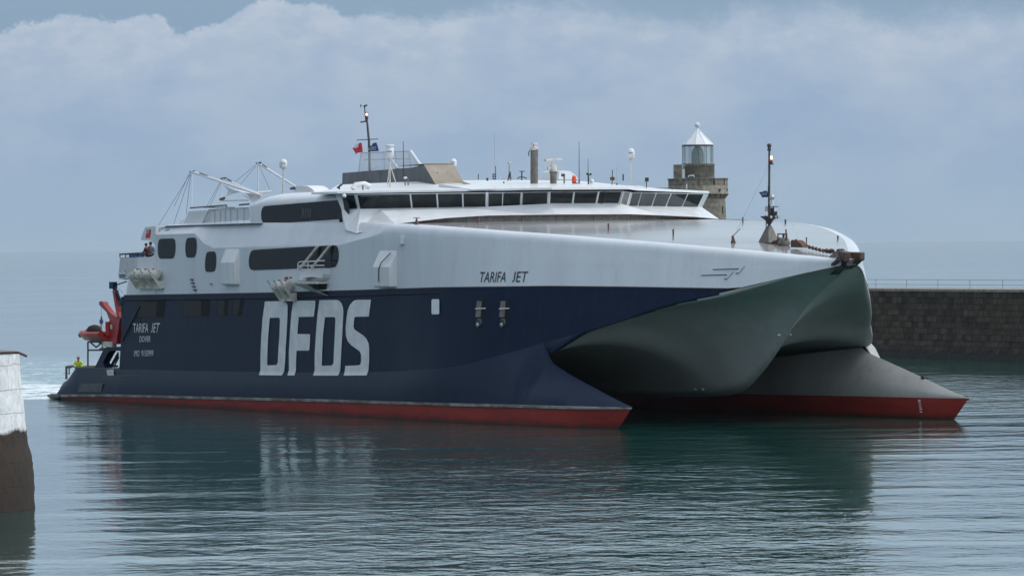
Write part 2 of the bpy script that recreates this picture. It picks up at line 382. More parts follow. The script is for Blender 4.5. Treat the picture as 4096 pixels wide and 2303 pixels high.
# --- navy hull side (down to knuckle / chine)
mb=MB()
for sg in(-1,1):
    rows=[]
    for x in [17.6]+[x for x in xs_all if x<85.6]:
        y=Ye(x); w=Zw(x)-.002; k=Kz(x); xx=x
        row=[]
        for t in(0,.2,.4,.6,.8,1):
            sh=-.9*t if x<18 else 0
            row.append((x+sh,sg*wall0(x,w+(k-w)*t),w+(k-w)*t))
        rows.append(row)
    mb.loft(rows,flip=sg<0)
mb.span((16.9,-12.9,2.3),(17.1,-8.5,7.0)); mb.span((16.9,8.5,2.3),(17.1,12.9,7.0)); mb.span((40,-12.8,6.9),(40.2,12.8,7.1))
part(mb,'navy_topsides','navy')
Zin=pchip([20,56,66,72,74.6],[3.4,3.2,3.3,3.75,4.0])
def webpt(x):
    if x<=74.4: return 10.40,Zin(x)+.03
    k=Kz(x); w=wall0(x,k); t=min(1,(x-74.4)/2.9); t=t*t*(3-2*t)
    return 10.40+(w-10.40)*t,4.0+(k-4.0)*t
# webs joining the hull side to the pontoons round the tunnel mouth
for sg in(-1,1):
    mb=MB(); rows=[]
    for i in range(22):
        x=71.5+i*.27; k=Kz(x); a=Vector((x,wall0(x,k)-.01,k+.01)); y,z=webpt(x); y+=.01 if x<74.5 else 0; b_=Vector((x,y,z-.0)); 
        rows.append([(p.x,sg*p.y,p.z) for p in [a.lerp(b_,t/4)+Vector((0,.10*math.sin(PI*t/4),0)) for t in range(5)]])
    mb.loft(rows,flip=sg>0); part(mb,'tunnel_web','navy' if sg<0 else 'grey')
# --- centre bow: grey flared underside running to the keel
mb=MB()
for sg in(-1,1):
    rows=[]
    for x in [17.2,19]+[20+2*i for i in range(23)]+[66+.6*i for i in range(34)]+[86.3+.4*i for i in range(12)]+[91.05]:
        ze=Kz(x); zk=Zk(x); ye=wall0(x,ze)
        f=max(0,min(1,(x-80)/11))
        ye,ze=webpt(x)
        rr=.55*max(0,min(1,(x-70)/4))*max(0,min(1,(86-x)/4))
        P0=Vector((ye,ze,0)); f=max(0,min(1,(x-76)/12)); P1=Vector((ye*(.30+.3*f),ze-(ze-zk)*(.0+.24*f),0)); P2=Vector((ye*(.20-.04*f)+.25,zk+(ze-zk)*(.80-.5*f),0)); P3=Vector((0,zk,0)); g_=max(0,min(1,(87-x)/8)); P1=P1.lerp(Vector((ye*.72,ze+1.0,0)),g_); P2=P2.lerp(Vector((ye*.22+.2,ze+.35,0)),g_)
        row=[]
        N=18; rc=.45*max(0,min(1,(x-74.3)/3))*max(0,min(1,(89-x)/5))*(1-.8*g_)
        P0=Vector((ye,ze,0)); Pb=P0+Vector((-rc*.9,-rc*.75,0))
        if rc>0:
            for i in range(4):
                t=i/4; q=P0*(1-t)**2+(P0+Vector((.04,-rc*.75,0)))*2*t*(1-t)+Pb*t*t; row.append((x,sg*q.x,q.y))
        else: row+=[(x,sg*P0.x,P0.y)]*4
        P1=Vector((P1.x-rc*.3,P1.y if g_>.05 else min(P1.y,Pb.y-.02),0)); P0=Pb
        for i in range(N+1):
            t=i/N; q=P0*(1-t)**3+P1*3*t*(1-t)**2+P2*3*t*t*(1-t)+P3*t**3
            row.append((x,sg*q.x,q.y))
        rows.append(row)
    k0_=len(mb.f); mb.loft(rows,flip=sg>0); nn_=len(rows[0])-1
    for k_ in range(k0_,len(mb.f)):      # shade under the starboard chine lip, painted in with navy
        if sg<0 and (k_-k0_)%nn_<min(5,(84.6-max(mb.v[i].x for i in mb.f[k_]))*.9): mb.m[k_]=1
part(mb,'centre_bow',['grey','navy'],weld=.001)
# --- foredeck
mb=MB(); rows=[]
for x in [x for x in xs_all if x>50]:
    y=Ye(x); r=min(.55,y*.45)+.3; yy=max(0,y-r); z=Zs(x)
    rows.append([(x,yy*t,z+.008+.14*min(1,yy/8)*(1-t*t)) for t in [-1+i/6 for i in range(13)]])
mb.loft(rows,flip=True); part(mb,'foredeck','deck')
mb=MB(); mb.add([(23,-12.6,Zs(23)),(39,-12.6,11.7),(39,12.6,11.7),(23,12.6,Zs(23))],[(0,1,2,3)]); part(mb,'sun_deck','deck')

# --- side hulls (wave piercing pontoons)
def pontoon(sg):
    mb=MB(); rows=[]
    xs=[6.2,6.6,7.3,8.9,9.5,12,16.5,16.9]+[18+2*i for i in range(22)]+[63+.75*i for i in range(30)]+[85.4]
    for x in xs:
        hb=Hb(x); zr=Zr(x); yo=10.75+hb; yi=10.75-hb
        if x<=74.6:
            kz=Kz(x); ko=wall0(x,kz); ki=pchip([60,68,74.6],[8.55,8.7,10.35])(x)
            if x<16.9: kz=lin([6.2,6.6,7.3,8.9,16.8],[.6,1.15,1.32,2.2,2.2])(x); ko=12.95
        else:
            t=(x-74.6)
            ko=pchip([74.6,76.3,78.8,85.4],[10.42,10.6,10.73,10.75])(x); kz=pchip([74.6,75,75.8,78.8,81.2,83.5,85.4],[3.98,3.62,3.40,2.68,2.14,1.62,1.24])(x); ki=ko-.02
        zin=kz-.005 if x>74.6 else (min(Zin(x),kz+1) if x>=16.9 else kz)
        rx=max(0,(x-70)/15.4)
        def bel(y,z): return (x-(zr-z)*1.30*rx**2, y, z)
        zm=zr+min(.95,(zin-zr)*.5)
        ymi=yi+(ki-yi)*.22 if x>70 else yi
        low=[bel(yo-.01,zr-.18),bel(yo-.12*min(1,hb),-.3),bel(10.75+hb*.6,-2.0),bel(10.75,-2.4),bel(10.75-hb*.6,-2.0),bel(yi+.12*min(1,hb),-.3),bel(yi+.01,zr-.0)]
        kx=x
        row=[(x,ko-(ko-ki)*.5 if x<16.9 or x>74.6 else ko-.3,kz-(.2 if 16.9<=x<=74.6 else 0)),(x,ko,kz)]
        bu=max(0,min(1,(x-66)/8.6)); bu=bu*bu*(3-2*bu)*(1 if x<=74.6 else 0)
        for t,bb in((.33,.45),(.66,.29),(1,0)):
            yy_=ko+(yo-ko)*t+.10*math.sin(PI*t)*min(1,hb)*(1-bu); row.append((x,yy_,kz+(zr-kz)*t+bu*bb))
        row+=low
        row+=[(x,ymi,zm),(x,ki,zin)]
        if x<16.9: row+=[(x,ki+.01,kz)]
        elif x<=74.6: row+=[(x,ki+.03,zin+.01)]
        else: row+=[(x,ki+.005,kz)]
        rows.append([(a,sg*b,c) for a,b,c in row])
    n=len(rows[0]); mis=[0]*4+[0]+[2]*5+[2]*1+[1]*3
    mis=[0]*4+[2]*7+[1]*3
    mb.loft(rows,mis=mis[:n-1],smooth=True,flip=(sg>0))
    if sg>0:
        for k_,f_ in enumerate(mb.f):
            if k_<len(mb.m) and mb.m[k_]==0 and min(mb.v[i].x for i in f_)>69: mb.m[k_]=1
    # transom
    a=rows[0]; mb.add(a,[tuple(range(len(a)))],0)
    ob=part(mb,'pontoon',['navy','grey','red'])
    ob.modifiers.new('es','EDGE_SPLIT').split_angle=math.radians(46)
    tag(ob,'starboard pontoon in navy paint' if sg<0 else 'far side pontoon, pale grey inside')
    # rubbing strip
    r=MB(); rr=[]
    for x in [4.7,6]+[8+4*i for i in range(14)]+[63+1.5*i for i in range(15)]+[85.42]:
        y=10.75+Hb(x); z=Zr(x); w=.07*min(1,Hb(x)+.15); h=.16 if x<80 else .16-(x-80)*.014
        rr.append([(x,sg*(y-.02),z+.0),(x,sg*(y+w),z-.02),(x,sg*(y+w),z-h),(x,sg*(y-.02),z-h-.03)])
    r.loft(rr,smooth=False); r.add(rr[0],[(0,1,2,3)])
    part(r,'rubbing_strip','rail')
    r=MB(); r.tube([(7.0,sg*13.3,.20),(5.0,sg*13.25,.18),(4.6,sg*12.8,.16),(4.6,sg*9,.14)],.19,8); part(r,'stern_fender','black')
for sg in(-1,1): pontoon(sg)

# --- sun deck cabin (upper passenger lounge)
mb=MB()
rows=[]
def cabin_row(x,ztop,zsh,yin):
    h=[]
    for sg in(-1,1):
        q=[(x,sg*12.22,11.5),(x,sg*12.22,zsh)]
        for i in range(1,7):
            a=PI/2*i/6; q.append((x+.0,sg*(12.22-(12.22-yin)*(1-math.cos(a))),zsh+(ztop-zsh)*math.sin(a)))
        h.append(q)
    return h[0]+h[1][::-1]
for x,zt,zs_,yi in((36.8,12.80,12.77,11.9),(37.4,13.1,12.79,11.4),(38.3,13.42,12.81,10.9),(39.3,13.54,12.83,10.6),(44,13.58,12.92,10.6),(49.5,13.62,13.0,10.6),(50.3,13.62,13.0,10.6)):
    rows.append(cabin_row(x,zt,zs_,yi))
mb.loft(rows,flip=True); mb.add(rows[0],[tuple(range(len(rows[0])))]); 
part(mb,'lounge_cabin','white2')
# --- windows on the flat part of the side
def sidewin(name,outline,m='glass',off=.025,parent=None,step=None,lab=None,lines=()):
    mb=MB(); patch(mb,[outline],lambda a,b:side(a,b,off),step,lines); o=part(mb,name,m,parent)
    if lab: tag(o,lab)
    return o
def winshape(tl,tr,br,bl,rx,n=7,ry=None):
    """rounded ends window: corner pixels, end radius"""
    L=[]
    def lerp(p,q,t): return (p[0]+(q[0]-p[0])*t,p[1]+(q[1]-p[1])*t)
    H=math.hypot(tl[0]-bl[0],tl[1]-bl[1])
    wt=math.hypot(tr[0]-tl[0],tr[1]-tl[1])
    for s in range(n+1):   # left end, bottom to top
        a=PI*s/n; v=.5-.5*math.cos(a); ofs=rx*(1-math.sin(a)**.6)
        p=lerp(bl,tl,v); L.append((p[0]+ofs,p[1]))
    for s in range(n+1):
        a=PI*s/n; v=.5-.5*math.cos(a); ofs=rx*(1-math.sin(a)**.6)
        p=lerp(tr,br,v); L.append((p[0]-ofs,p[1]))
    return L
sidewin('window',winshape(ce(880,362),ce(1230,355),ce(1210,742),ce(880,745),9,12))
sidewin('window',winshape(ce(1415,342),ce(1640,338),ce(1620,722),ce(1408,724),9,12))
sidewin('window',winshape(c2(722,905),c2(818,903),c2(812,1083),c2(710,1086),8,12))
sidewin('lower_lounge_window',winshape(c2(1112,888),c2(1912,848),c2(1900,1046),c2(1100,1070),15,12),step=14)
mb=MB(); patch(mb,[[c2(1790,853),c2(1842,851),c2(1838,1050),c2(1790,1052)]],lambda a,b:side(a,b,.032)); part(mb,'window_gap','ltext')
mb=MB()
patch(mb,[winshape(c2(1212,497),c2(2000,442),c2(2000,614),c2(1212,660),16,12)],lambda a,b:onY(a,b,-12.24)); part(mb,'upper_lounge_window','glass')
for a,b in((1580,1598),(1606,1618),(1628,1640),(1650,1664)):
    mb=MB(); patch(mb,[[c2(a,525),c2(b,524),c2(b-8,600),c2(a-8,602)]],lambda p,q:onY(p,q,-12.25)); part(mb,'painted_post_reflection','dark')  # posts mirrored in the lounge glass, put in as coloured strips
# crease / seam lines on the white side
def seam(pts,w,m,name,off=.02,surf=None,par=None):
    mb=MB(); sf=surf or (lambda a,b:side(a,b,off))
    for i in range(len(pts)-1):
        a,b=Vector(pts[i]),Vector(pts[i+1]); d=(b-a).normalized(); nn=Vector((-d.y,d.x))*w/2
        k=max(1,int((b-a).length/12)); 
        for j in range(k):
            p=a+(b-a)*j/k; q=a+(b-a)*(j+1)/k
            mb.add([sf(*(p+nn)),sf(*(q+nn)),sf(*(q-nn)),sf(*(p-nn))],[(0,1,2,3)])
    return part(mb,name,m,par)
seam([c2(262,771),c2(630,749),c2(742,876),c2(1500,838),c2(1985,812)],1.1,'letters','side_seam',.012)
mb=MB()
for a,b in((17.4,43),(44,65)):
    rr=[]
    for i in range(12):
        x=a+(b-a)*i/11; z=Zw(x)-.36; y=wall0(x,z)
        rr.append([(x,-(y-.01),z+.03),(x,-(y+.05),z),(x,-(y-.01),z-.05)])
    mb.loft(rr,smooth=False)
part(mb,'hull_ledge','navy')
# paint edge between white and navy: thin proud seam
mb=MB()
for sg in(-1,1):
    rr=[]
    for x in [17.7]+[x for x in xs_all if x<91]:
        z=Zw(x); y=wall0(x,z); rr.append([(x,sg*(y-.01),z+.015),(x,sg*(y+.02),z+.015),(x,sg*(y+.02),z-.03),(x,sg*(y-.01),z-.03)])
    mb.loft(rr,smooth=False)
part(mb,'sheer_seam','brown')

# --- red ensign painted on the side
mb=MB(); L=[ce(655,182),ce(742,178),ce(722,343),ce(637,347)]
patch(mb,[L],lambda a,b:onY(a,b,-13.02)); fl=part(mb,'painted_ensign','ensign')
mb=MB(); patch(mb,[[ce(662,190),ce(700,188),ce(696,250),ce(680,252),ce(655,262)]],lambda a,b:onY(a,b,-13.028)); part(mb,'ensign_canton','flagw',fl)
mb=MB(); patch(mb,[[ce(672,205),ce(690,203),ce(688,240),ce(670,242)]],lambda a,b:onY(a,b,-13.034)); part(mb,'ensign_cross','blueprint',fl)
mb=MB(); patch(mb,[[ce(995,213),ce(1050,190),ce(1105,180),ce(1108,188),ce(1060,208)]],lambda a,b:onY(a,b,-13.05)); part(mb,'side_vent','dark')

# --- DFDS letters on the navy side
def arc(cx,cy,rx,ry,a0,a1,n=6): return [(cx+rx*math.cos(math.radians(a0+(a1-a0)*i/n)),cy-ry*math.sin(math.radians(a0+(a1-a0)*i/n))) for i in range(n+1)]
D1=[(358,178),(590,175)]+arc(590,245,62,70,80,0)[0:]+[(650,350),(640,560),(625,800),(618,960),(608,1062),(600,1090),(560,1150),(520,1190),(490,1203),(258,1203),(300,1060),(302,850),(312,620),(328,400)]
D1h=[(422,388),(535,386),(548,396),(552,420),(545,620),(532,800),(524,960),(514,988),(500,996),(388,998),(390,850),(402,600)]
Fl=[(724,170),(1008,166),(1004,250),(990,360),(984,374),(795,376),(785,480),(778,596),(940,598),(938,700),(930,798),(920,810),(766,810),(760,950),(758,1065),(735,1140),(712,1208),(622,1208),(668,1060),(666,850),(685,520),(700,330)]
D2=[(1060,162),(1275,158),(1310,165),(1345,200),(1365,260),(1368,330),(1360,500),(1345,750),(1335,960),(1328,1062),(1322,1085),(1290,1150),(1240,1195),(1190,1215),(955,1213),(998,1065),(1000,850),(1015,600),(1035,350)]
D2h=[(1132,380),(1250,377),(1263,386),(1266,420),(1258,620),(1248,800),(1242,960),(1232,988),(1212,1002),(1092,1004),(1095,850),(1108,600)]
S1=[(1724,155),(1545,157),(1500,170),(1450,225),(1425,290),(1408,400),(1398,520),(1402,620),(1425,690),(1470,740),(1540,790),(1580,820),(1596,860),(1597,940),(1588,985),(1565,998),(1392,1006),(1388,1068),(1350,1217),(1570,1219),(1620,1195),(1665,1135),(1690,1072),(1700,950),(1702,800),(1695,720),(1665,655),(1620,610),(1550,565),(1510,535),(1500,500),(1504,430),(1510,390),(1525,375),(1696,372)]
for nm,ls in(('letter_d',[D1,D1h]),('letter_f',[Fl]),('letter_d',[D2,D2h]),('letter_s',[S1])):
    mb=MB(); patch(mb,[[cd(*p) for p in L] for L in ls],lambda a,b:side(a,b,.03),9,[KNUCK]); part(mb,nm,'letters')
mb=MB(); patch(mb,[[cd(974,1263),cd(1000,1263),cd(998,1272),cd(972,1272)]],lambda a,b:side(a,b,.05)); part(mb,'draught_mark','letters')
# --- text draped on the side
def text3d(name,s,m,fn,parent=None,shear=0,xs=1.):
    cu=bpy.data.curves.new('t','FONT'); cu.body=s; cu.size=1; cu.resolution_u=3; cu.offset=0
    ob=bpy.data.objects.new('t',cu); COL.objects.link(ob); bpy.context.view_layer.update()
    me=bpy.data.meshes.new_from_object(ob.evaluated_get(bpy.context.evaluated_depsgraph_get()))
    xmax=max(v.co.x for v in me.vertices); xmin=min(v.co.x for v in me.vertices); ymax=max(v.co.y for v in me.vertices)
    par_=list(range(len(me.vertices)))
    def fd(i):
        while par_[i]!=i: par_[i]=par_[par_[i]]; i=par_[i]
        return i
    for p in me.polygons:
        for i in p.vertices[1:]: par_[fd(i)]=fd(p.vertices[0])
    low={}
    for v in me.vertices: low[fd(v.index)]=min(low.get(fd(v.index),0),v.co.y)
    def yy(v):
        l=low[fd(v.index)]; return (v.co.y-l)/(ymax-l) if l<-.06 else v.co.y/ymax
    mb=MB(); mb.add([fn((v.co.x-xmin)/(xmax-xmin),yy(v)) for v in me.vertices],[list(p.vertices) for p in me.polygons])
    bpy.data.objects.remove(ob); bpy.data.curves.remove(cu); bpy.data.meshes.remove(me)
    return part(mb,name,m,parent or ferry)
def quadfn(bl,br,tl,tr,sf):
    def f(u,w):
        b=(bl[0]+(br[0]-bl[0])*u,bl[1]+(br[1]-bl[1])*u); t=(tl[0]+(tr[0]-tl[0])*u,tl[1]+(tr[1]-tl[1])*u)
        return sf(b[0]+(t[0]-b[0])*w,b[1]+(t[1]-b[1])*w)
    return f
sd=lambda a,b:side(a,b,.03)
text3d('bow_name','TARIFA','ltext',quadfn((1205,709.5),(1272,709),(1209,683.5),(1277,683),sd))
text3d('bow_name','JET','ltext',quadfn((1288,709),(1324.5,708.5),(1292,683),(1330,682.5),sd))
text3d('stern_name','TARIFA','letters',quadfn(cb(970,664),cb(1140,663),cb(968,560),cb(1146,557),sd))
text3d('stern_name','JET','letters',quadfn(cb(1174,663),cb(1260,662),cb(1186,557),cb(1280,555),sd))
text3d('port_of_registry','DOVER','letters',quadfn(cb(1042,774),cb(1168,771),cb(1044,706),cb(1172,704),sd))
text3d('registration_number','IMO','letters',quadfn(cb(978,940),cb(1040,939),cb(980,870),cb(1042,869),sd))
text3d('registration_number','9150999','letters',quadfn(cb(1064,939),cb(1198,937),cb(1066,869),cb(1204,868),sd))
# --- dark openings in the navy side
for L in([(346,757),(417,756),(411,797),(343,799)],[(456,754),(528,753),(524,795),(461,797)],[(547,753),(574,752),(570,793),(545,794)],[(586,752),(614,751),(606,793),(583,794)]):
    mb=MB(); patch(mb,[L],lambda a,b:side(a,b,.015)); o=part(mb,'vehicle_deck_opening','louvre')
    a,b,c,d=[Vector(p) for p in L]; x=a+(b-a)*.22
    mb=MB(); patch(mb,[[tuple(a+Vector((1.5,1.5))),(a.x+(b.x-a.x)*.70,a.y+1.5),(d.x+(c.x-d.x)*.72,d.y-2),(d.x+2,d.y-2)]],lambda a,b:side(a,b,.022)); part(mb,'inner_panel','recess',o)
for (x0,y0,w_,l_) in ((1203,818,5,34),(1264,818,4,26),(700,742,3,30),(812,732,3,26),(352,799,4,40),(470,797,3,34),(1096,791,3,22),(976,724,3,30)):
    mb=MB(); patch(mb,[[(x0,y0),(x0+w_,y0),(x0+w_*.6,y0+l_*.5),(x0+w_*.3,y0+l_),(x0+w_*.15,y0+l_*.5)]],lambda a,b:side(a,b,.012)); part(mb,'rust_streak','streak')
# pilot door
mb=MB(); patch(mb,[rrect(1087,752,1106.5,790,3.5)],lambda a,b:side(a,b,.05)); part(mb,'pilot_door','letters')
# mooring openings with bar, panama leads below
for dx in(0,60):
    mb=MB(); patch(mb,[[(1199+dx,755),(1223+dx,755),(1219+dx,798),(1195+dx,798)]],lambda a,b:side(a,b,.012)); o=part(mb,'mooring_opening','louvre')
    mb=MB(); patch(mb,[[(1199.5+dx,756.5),(1212+dx,756.5),(1209+dx,797),(1196+dx,797)]],lambda a,b:side(a,b,.018)); part(mb,'opening_side_wall','steel',o)
    mb=MB(); mb.tube([side(1197+dx,776.5,.04),side(1222+dx,775,.04)],.035,6); part(mb,'mooring_bar','letters',o)
    c=side(1204+dx,812,.0); mb=MB(); mb.lathe((c.x,c.y-.02,c.z),[(.0,.0),(.16,.0),(.26,-.05),(.27,.02),(.27,.1)],14,axis='Y'); o=part(mb,'fairlead','dark')
    c=side(1201+dx,817,.0); mb=MB(); mb.lathe((c.x,c.y-.05,c.z),[(.0,-.03),(.14,-.0),(.15,.06)],10,axis='Y'); part(mb,'worn_lip','chrome',o)
# white raised hull fairing boxes (fin boxes)
def hood(xl,xr,yt,ym,yb,pr,name='fairing_box'):
    a=onY(xl,yt,-13); b=onY(xr,yt,-13); m1=onY(xl,ym,-13).z; z2=onY(xl,yb,-13).z
    x0,x1=a.x,b.x; zt=a.z; mb=MB(); bw=(x1-x0)*.12
    def yv(x): return -Ye(x)
    vs=[(x0,yv(x0)+.02,zt),(x1,yv(x1)+.02,zt),(x1-bw*.4,yv(x1)-pr,m1),(x0,yv(x0)-pr,m1),(x1-bw*.4,yv(x1)-pr*.9,z2),(x0,yv(x0)-pr*.9,z2),(x1,yv(x1)+.02,z2),(x0,yv(x0)+.02,z2)]
    mb.add(vs,[(0,1,2,3),(3,2,4,5),(1,6,4,2),(0,3,5,7),(5,4,6,7)])
    o=part(mb,name,'white2'); bv=o.modifiers.new('b','BEVEL'); bv.width=.09; bv.segments=2
    return o
hood(566,602,624,660,716,.36); hood(953,995,628,671,722,.5)
mb=MB(); mb.tube([side(990,636,.2),side(977,660,.48),side(972,676,.52),side(971,708,.5)],.03,5); part(mb,'hose','dark')
# ladder steps on the side
for i,(a,b) in enumerate([(484,703),(486.5,711.5),(489.5,720.5),(492.5,729)]):
    mb=MB(); p=side(a,b,.05); mb.box(p,(.35,.14,.09)); part(mb,'ladder_step','dark')
mb=MB(); mb.box(side(532,714,.03),(.3,.06,.06)); part(mb,'side_drain','dark')
mb=MB(); mb.box(side(1012,605,.08),(.45,.3,.4)); part(mb,'side_lamp_box','white2')
# draught / company arrows near the bow, thin dark rails
for a,b in((c6(112,1091),c6(326,1085)),(c6(18,1139),c6(228,1134)),(c6(302,1122),c6(326,1121)),(c6(205,1170),c6(230,1169))):
    mb=MB(); mb.tube([side(*a,.05),side((a[0]+b[0])/2,(a[1]+b[1])/2,.05),side(*b,.05)],.022,5); part(mb,'bow_handrail','dark')
for a,b in((c6(330,1118),c6(375,1062)),(c6(232,1165),c6(280,1110))):
    mb=MB(); mb.tube([side(*a,.04),side(*b,.04)],.02,5); part(mb,'bow_handrail','chrome')
mb=MB(); mb.tube([(86.5,3.3,8.9),(86.0,3.55,8.55),(85.7,3.75,8.2)],.025,5); part(mb,'bow_handrail','dark')
# small fittings on the grey bow flare
for p in(((1957,845),.14),((1987,843),.08)):
    q=onY(*p[0],-.9 if p[1]>.1 else -.25); mb=MB(); mb.lathe((q.x,q.y,q.z),[(0,-.02),(p[1],0),(p[1]*.9,p[1]*.9),(0,p[1]*1.2)],10); part(mb,'bow_lug','chrome')
for sx in(1749,1767):
    q=onY(sx,981,-2.6); mb=MB(); mb.lathe((q.x,q.y,q.z),[(0,-.0),(.1,0),(.08,.1),(0,.14)],8); part(mb,'bow_lug','steel')
# draught marks on far pontoon, cleat on its ridge
for i,(yy,h) in enumerate([(1008,.12),(1014,.05),(1019,.05),(1024,.05),(1029,.08),(1036,.06)]):
    q=onY(2276+i*.7,yy,8.86); 
    mb=MB(); mb.box((q.x,q.y-.5 if False else 10.75-Hb(q.x)-.03,q.z),(.22,.03,h)); part(mb,'draught_mark','letters')
mb=MB(); q=onY(2323,951.5,10.75); mb.box((q.x,10.75,q.z),(.3,.25,.18)); mb.box((q.x-.1,10.75,q.z+.1),(.12,.12,.12)); part(mb,'towing_cleat','black')

# --- bridge
WT=[(50.3,-12.45,13.33),(52.6,-12.05,13.33),(58.1,-3.75,13.33),(59.4,-2.5,13.34),(59.4,2.5,13.34),(58.1,3.75,13.28),(52.6,12.05,13.22),(50.3,12.45,13.22)]
WS=[(50.9,-12.33,12.42),(52.3,-11.72,12.42),(57.75,-3.65,12.47),(59.1,-2.4,12.62),(59.1,2.4,12.60),(57.75,3.65,12.44),(52.3,11.72,12.38),(50.9,12.3,12.38)]
mb=MB(); mb.loft([WS,WT],smooth=False,flip=True)
part(mb,'bridge_window_wall','white2')
# apron below the windows
LIP=[(51.9,-12.66,11.25),(52.4,-12.72,11.17),(54.0,-12.78,10.97),(58.6,-12.35,11.48),(59.9,-9.6,11.80),(60,-7.0,11.92),(60.3,-2.5,11.95),(60.3,2.5,11.93),(59.6,5,11.85),(57.4,8.5,11.75),(54.2,11.9,11.62),(49,12.4,11.5)]
SL=[WS[0],WS[1]]+[tuple(WS[1][i]+(WS[2][i]-WS[1][i])*t for i in range(3)) for t in(.12,.25,.45,.7)]+[WS[3],WS[4],WS[5]]+[tuple(WS[5][i]+(WS[6][i]-WS[5][i])*t for i in range(3)) for t in(.55,)]+[WS[6],WS[7]]
mid=[tuple(SL[i][k]*.55+LIP[i][k]*.45-(.05 if k==2 else 0) for k in range(3)) for i in range(12)]
UND=[(x-1.6,y*.93,z-.12) for x,y,z in LIP]; UND[0]=(51.2,-12.0,11.3);UND[1]=(51.8,-12.1,11.1);UND[2]=(54,-12.3,10.9)
mb=MB(); mb.loft([[tuple(q) for q in UND],LIP,SL],smooth=False,flip=True)
part(mb,'bridge_apron','white2')
mb=MB(); mb.loft([[(x-.9,y*.96,11.3 if y>-12 else 11.2) for x,y,z in LIP[3:]],[(x-.6,y*.965,z-.03) for x,y,z in LIP[3:]]],smooth=False,flip=True); part(mb,'bridge_base','cream')
mb=MB()
for i in range(3,11):
    mb.tube([Vector(LIP[i])+Vector((.02,0,-.02)),Vector(LIP[i+1])+Vector((.02,0,-.02))],.035,5)
for i in range(3,11):
    for t in(0,.5):
        p=Vector(LIP[i]).lerp(Vector(LIP[i+1]),t); mb.tube([p,p+Vector((-.1,0,-.3))],.02,4)
part(mb,'apron_lip_rail','brown')
# roof
RE=[(47.5,-12.8,13.38),(51.3,-12.8,13.38),(55.6,-6.1,13.42),(58.6,-3.9,13.44),(59.9,-2.6,13.44),(59.9,2.6,13.44),(58.5,3.95,13.38),(51.3,12.8,13.27),(47.5,12.8,13.27)]
RT=[(x-.03,y*.998,z+.12) for x,y,z in RE]
RI=[(46.5,-11,13.70),(49.5,-10.6,13.68),(53.0,-5.2,13.78),(55.5,-3,13.72),(56,-2,13.71),(56,2,13.70),(55.4,3,13.70),(49.5,10.4,13.60),(46.5,10.6,13.62)]
RC=[(44,-9.4,14.0),(46,-8.8,14.04),(48.5,-5.4,14.15),(49,-2.4,14.18),(49,-1.2,14.18),(49,2.2,14.16),(48.6,5.2,14.10),(46,8.8,13.92),(44,9.2,13.90)]
mb=MB(); mb.loft([[(x*.995,y*.97,z+.02) for x,y,z in WT[:1]]+[(x,y,z) for x,y,z in RE[1:]],RE,RT,RI,RC],smooth=False)
mb.add(RC,[tuple(range(9))]); part(mb,'bridge_roof','white2')
mb=MB(); A=[(56.0,-6.0,13.52),(59.75,-2.6,13.57),(59.75,2.6,13.60),(57.4,4.9,13.66)]; B=[(52.6,-6.6,13.93),(53.4,-2,13.84),(53.4,2,13.83),(54,4.4,13.80)]
mb.loft([[(x,y,13.47) for x,y,z in A],A,B],smooth=False)
mb.add([A[3],B[3],(54,4.4,13.5),(57.4,4.9,13.5)],[(0,1,2,3)]); mb.add([A[0],B[0],(52.6,-6.6,13.5),(56,-6,13.47)],[(0,1,2,3)])
part(mb,'roof_hood','white2')
# panes
def pane(i,px0,px1,name='bridge_window'):
    a,b=Vector(WT[i]),Vector(WT[i+1]); c,d=Vector(WS[i]),Vector(WS[i+1])
    nrm=(b-a).cross(c-a).normalized()
    if nrm.dot(CAM-a)<0: nrm=-nrm
    def at(p,q,px):
        u=proj(p)[0]; w=proj(q)[0]; t=(px-u)/(w-u); return p.lerp(q,max(.0,min(1.,t)))
    ta,tb=at(a,b,px0),at(a,b,px1); dx=proj(c)[0]-proj(a)[0]
    dl=(proj(c)[0]-proj(a)[0]); dr=(proj(d)[0]-proj(b)[0])
    ta_=(ta-a).length/(b-a).length; tb_=(tb-a).length/(b-a).length
    ba,bb=c.lerp(d,ta_),c.lerp(d,tb_)
    q=[ta.lerp(ba,.05),tb.lerp(bb,.05),tb.lerp(bb,.96),ta.lerp(ba,.96)]
    q=[p+nrm*.02 for p in q]
    mb=MB(); mb.add(q,[(0,1,2,3)]); return part(mb,name,'bglass')
pane(0,858,890)
for a,b in((898,1030),(1034,1097),(1101,1162),(1165.5,1221),(1229,1263.5),(1266,1309)): pane(1,a,b)
pane(2,1316,1377)
for a,b in((1384,1441),(1446,1503),(1508,1563)): pane(3,a,b)
pane(4,1567.5,1584)
for a,b in((1590,1612),(1614.5,1648),(1651,1685),(1688.5,1727.5),(1730.5,1769)): pane(5,a,b)
for px in(1224.5,1312.5,1380.5,1565.5,1587):
    mb=MB()
    i=1 if px<1300 else 2 if px<1330 else 3 if px<1500 else 4 if px<1580 else 5
    a,b=Vector(WT[i]),Vector(WT[i+1]); c,d=Vector(WS[i]),Vector(WS[i+1]); u=proj(a)[0]; w=proj(b)[0]; t=max(0,min(1,(px-u)/(w-u)))
    mb.tube([a.lerp(b,t)+Vector((.05,-.03,0)),c.lerp(d,t)+Vector((.05,-.03,0))],.06,6); part(mb,'window_pillar','white2')
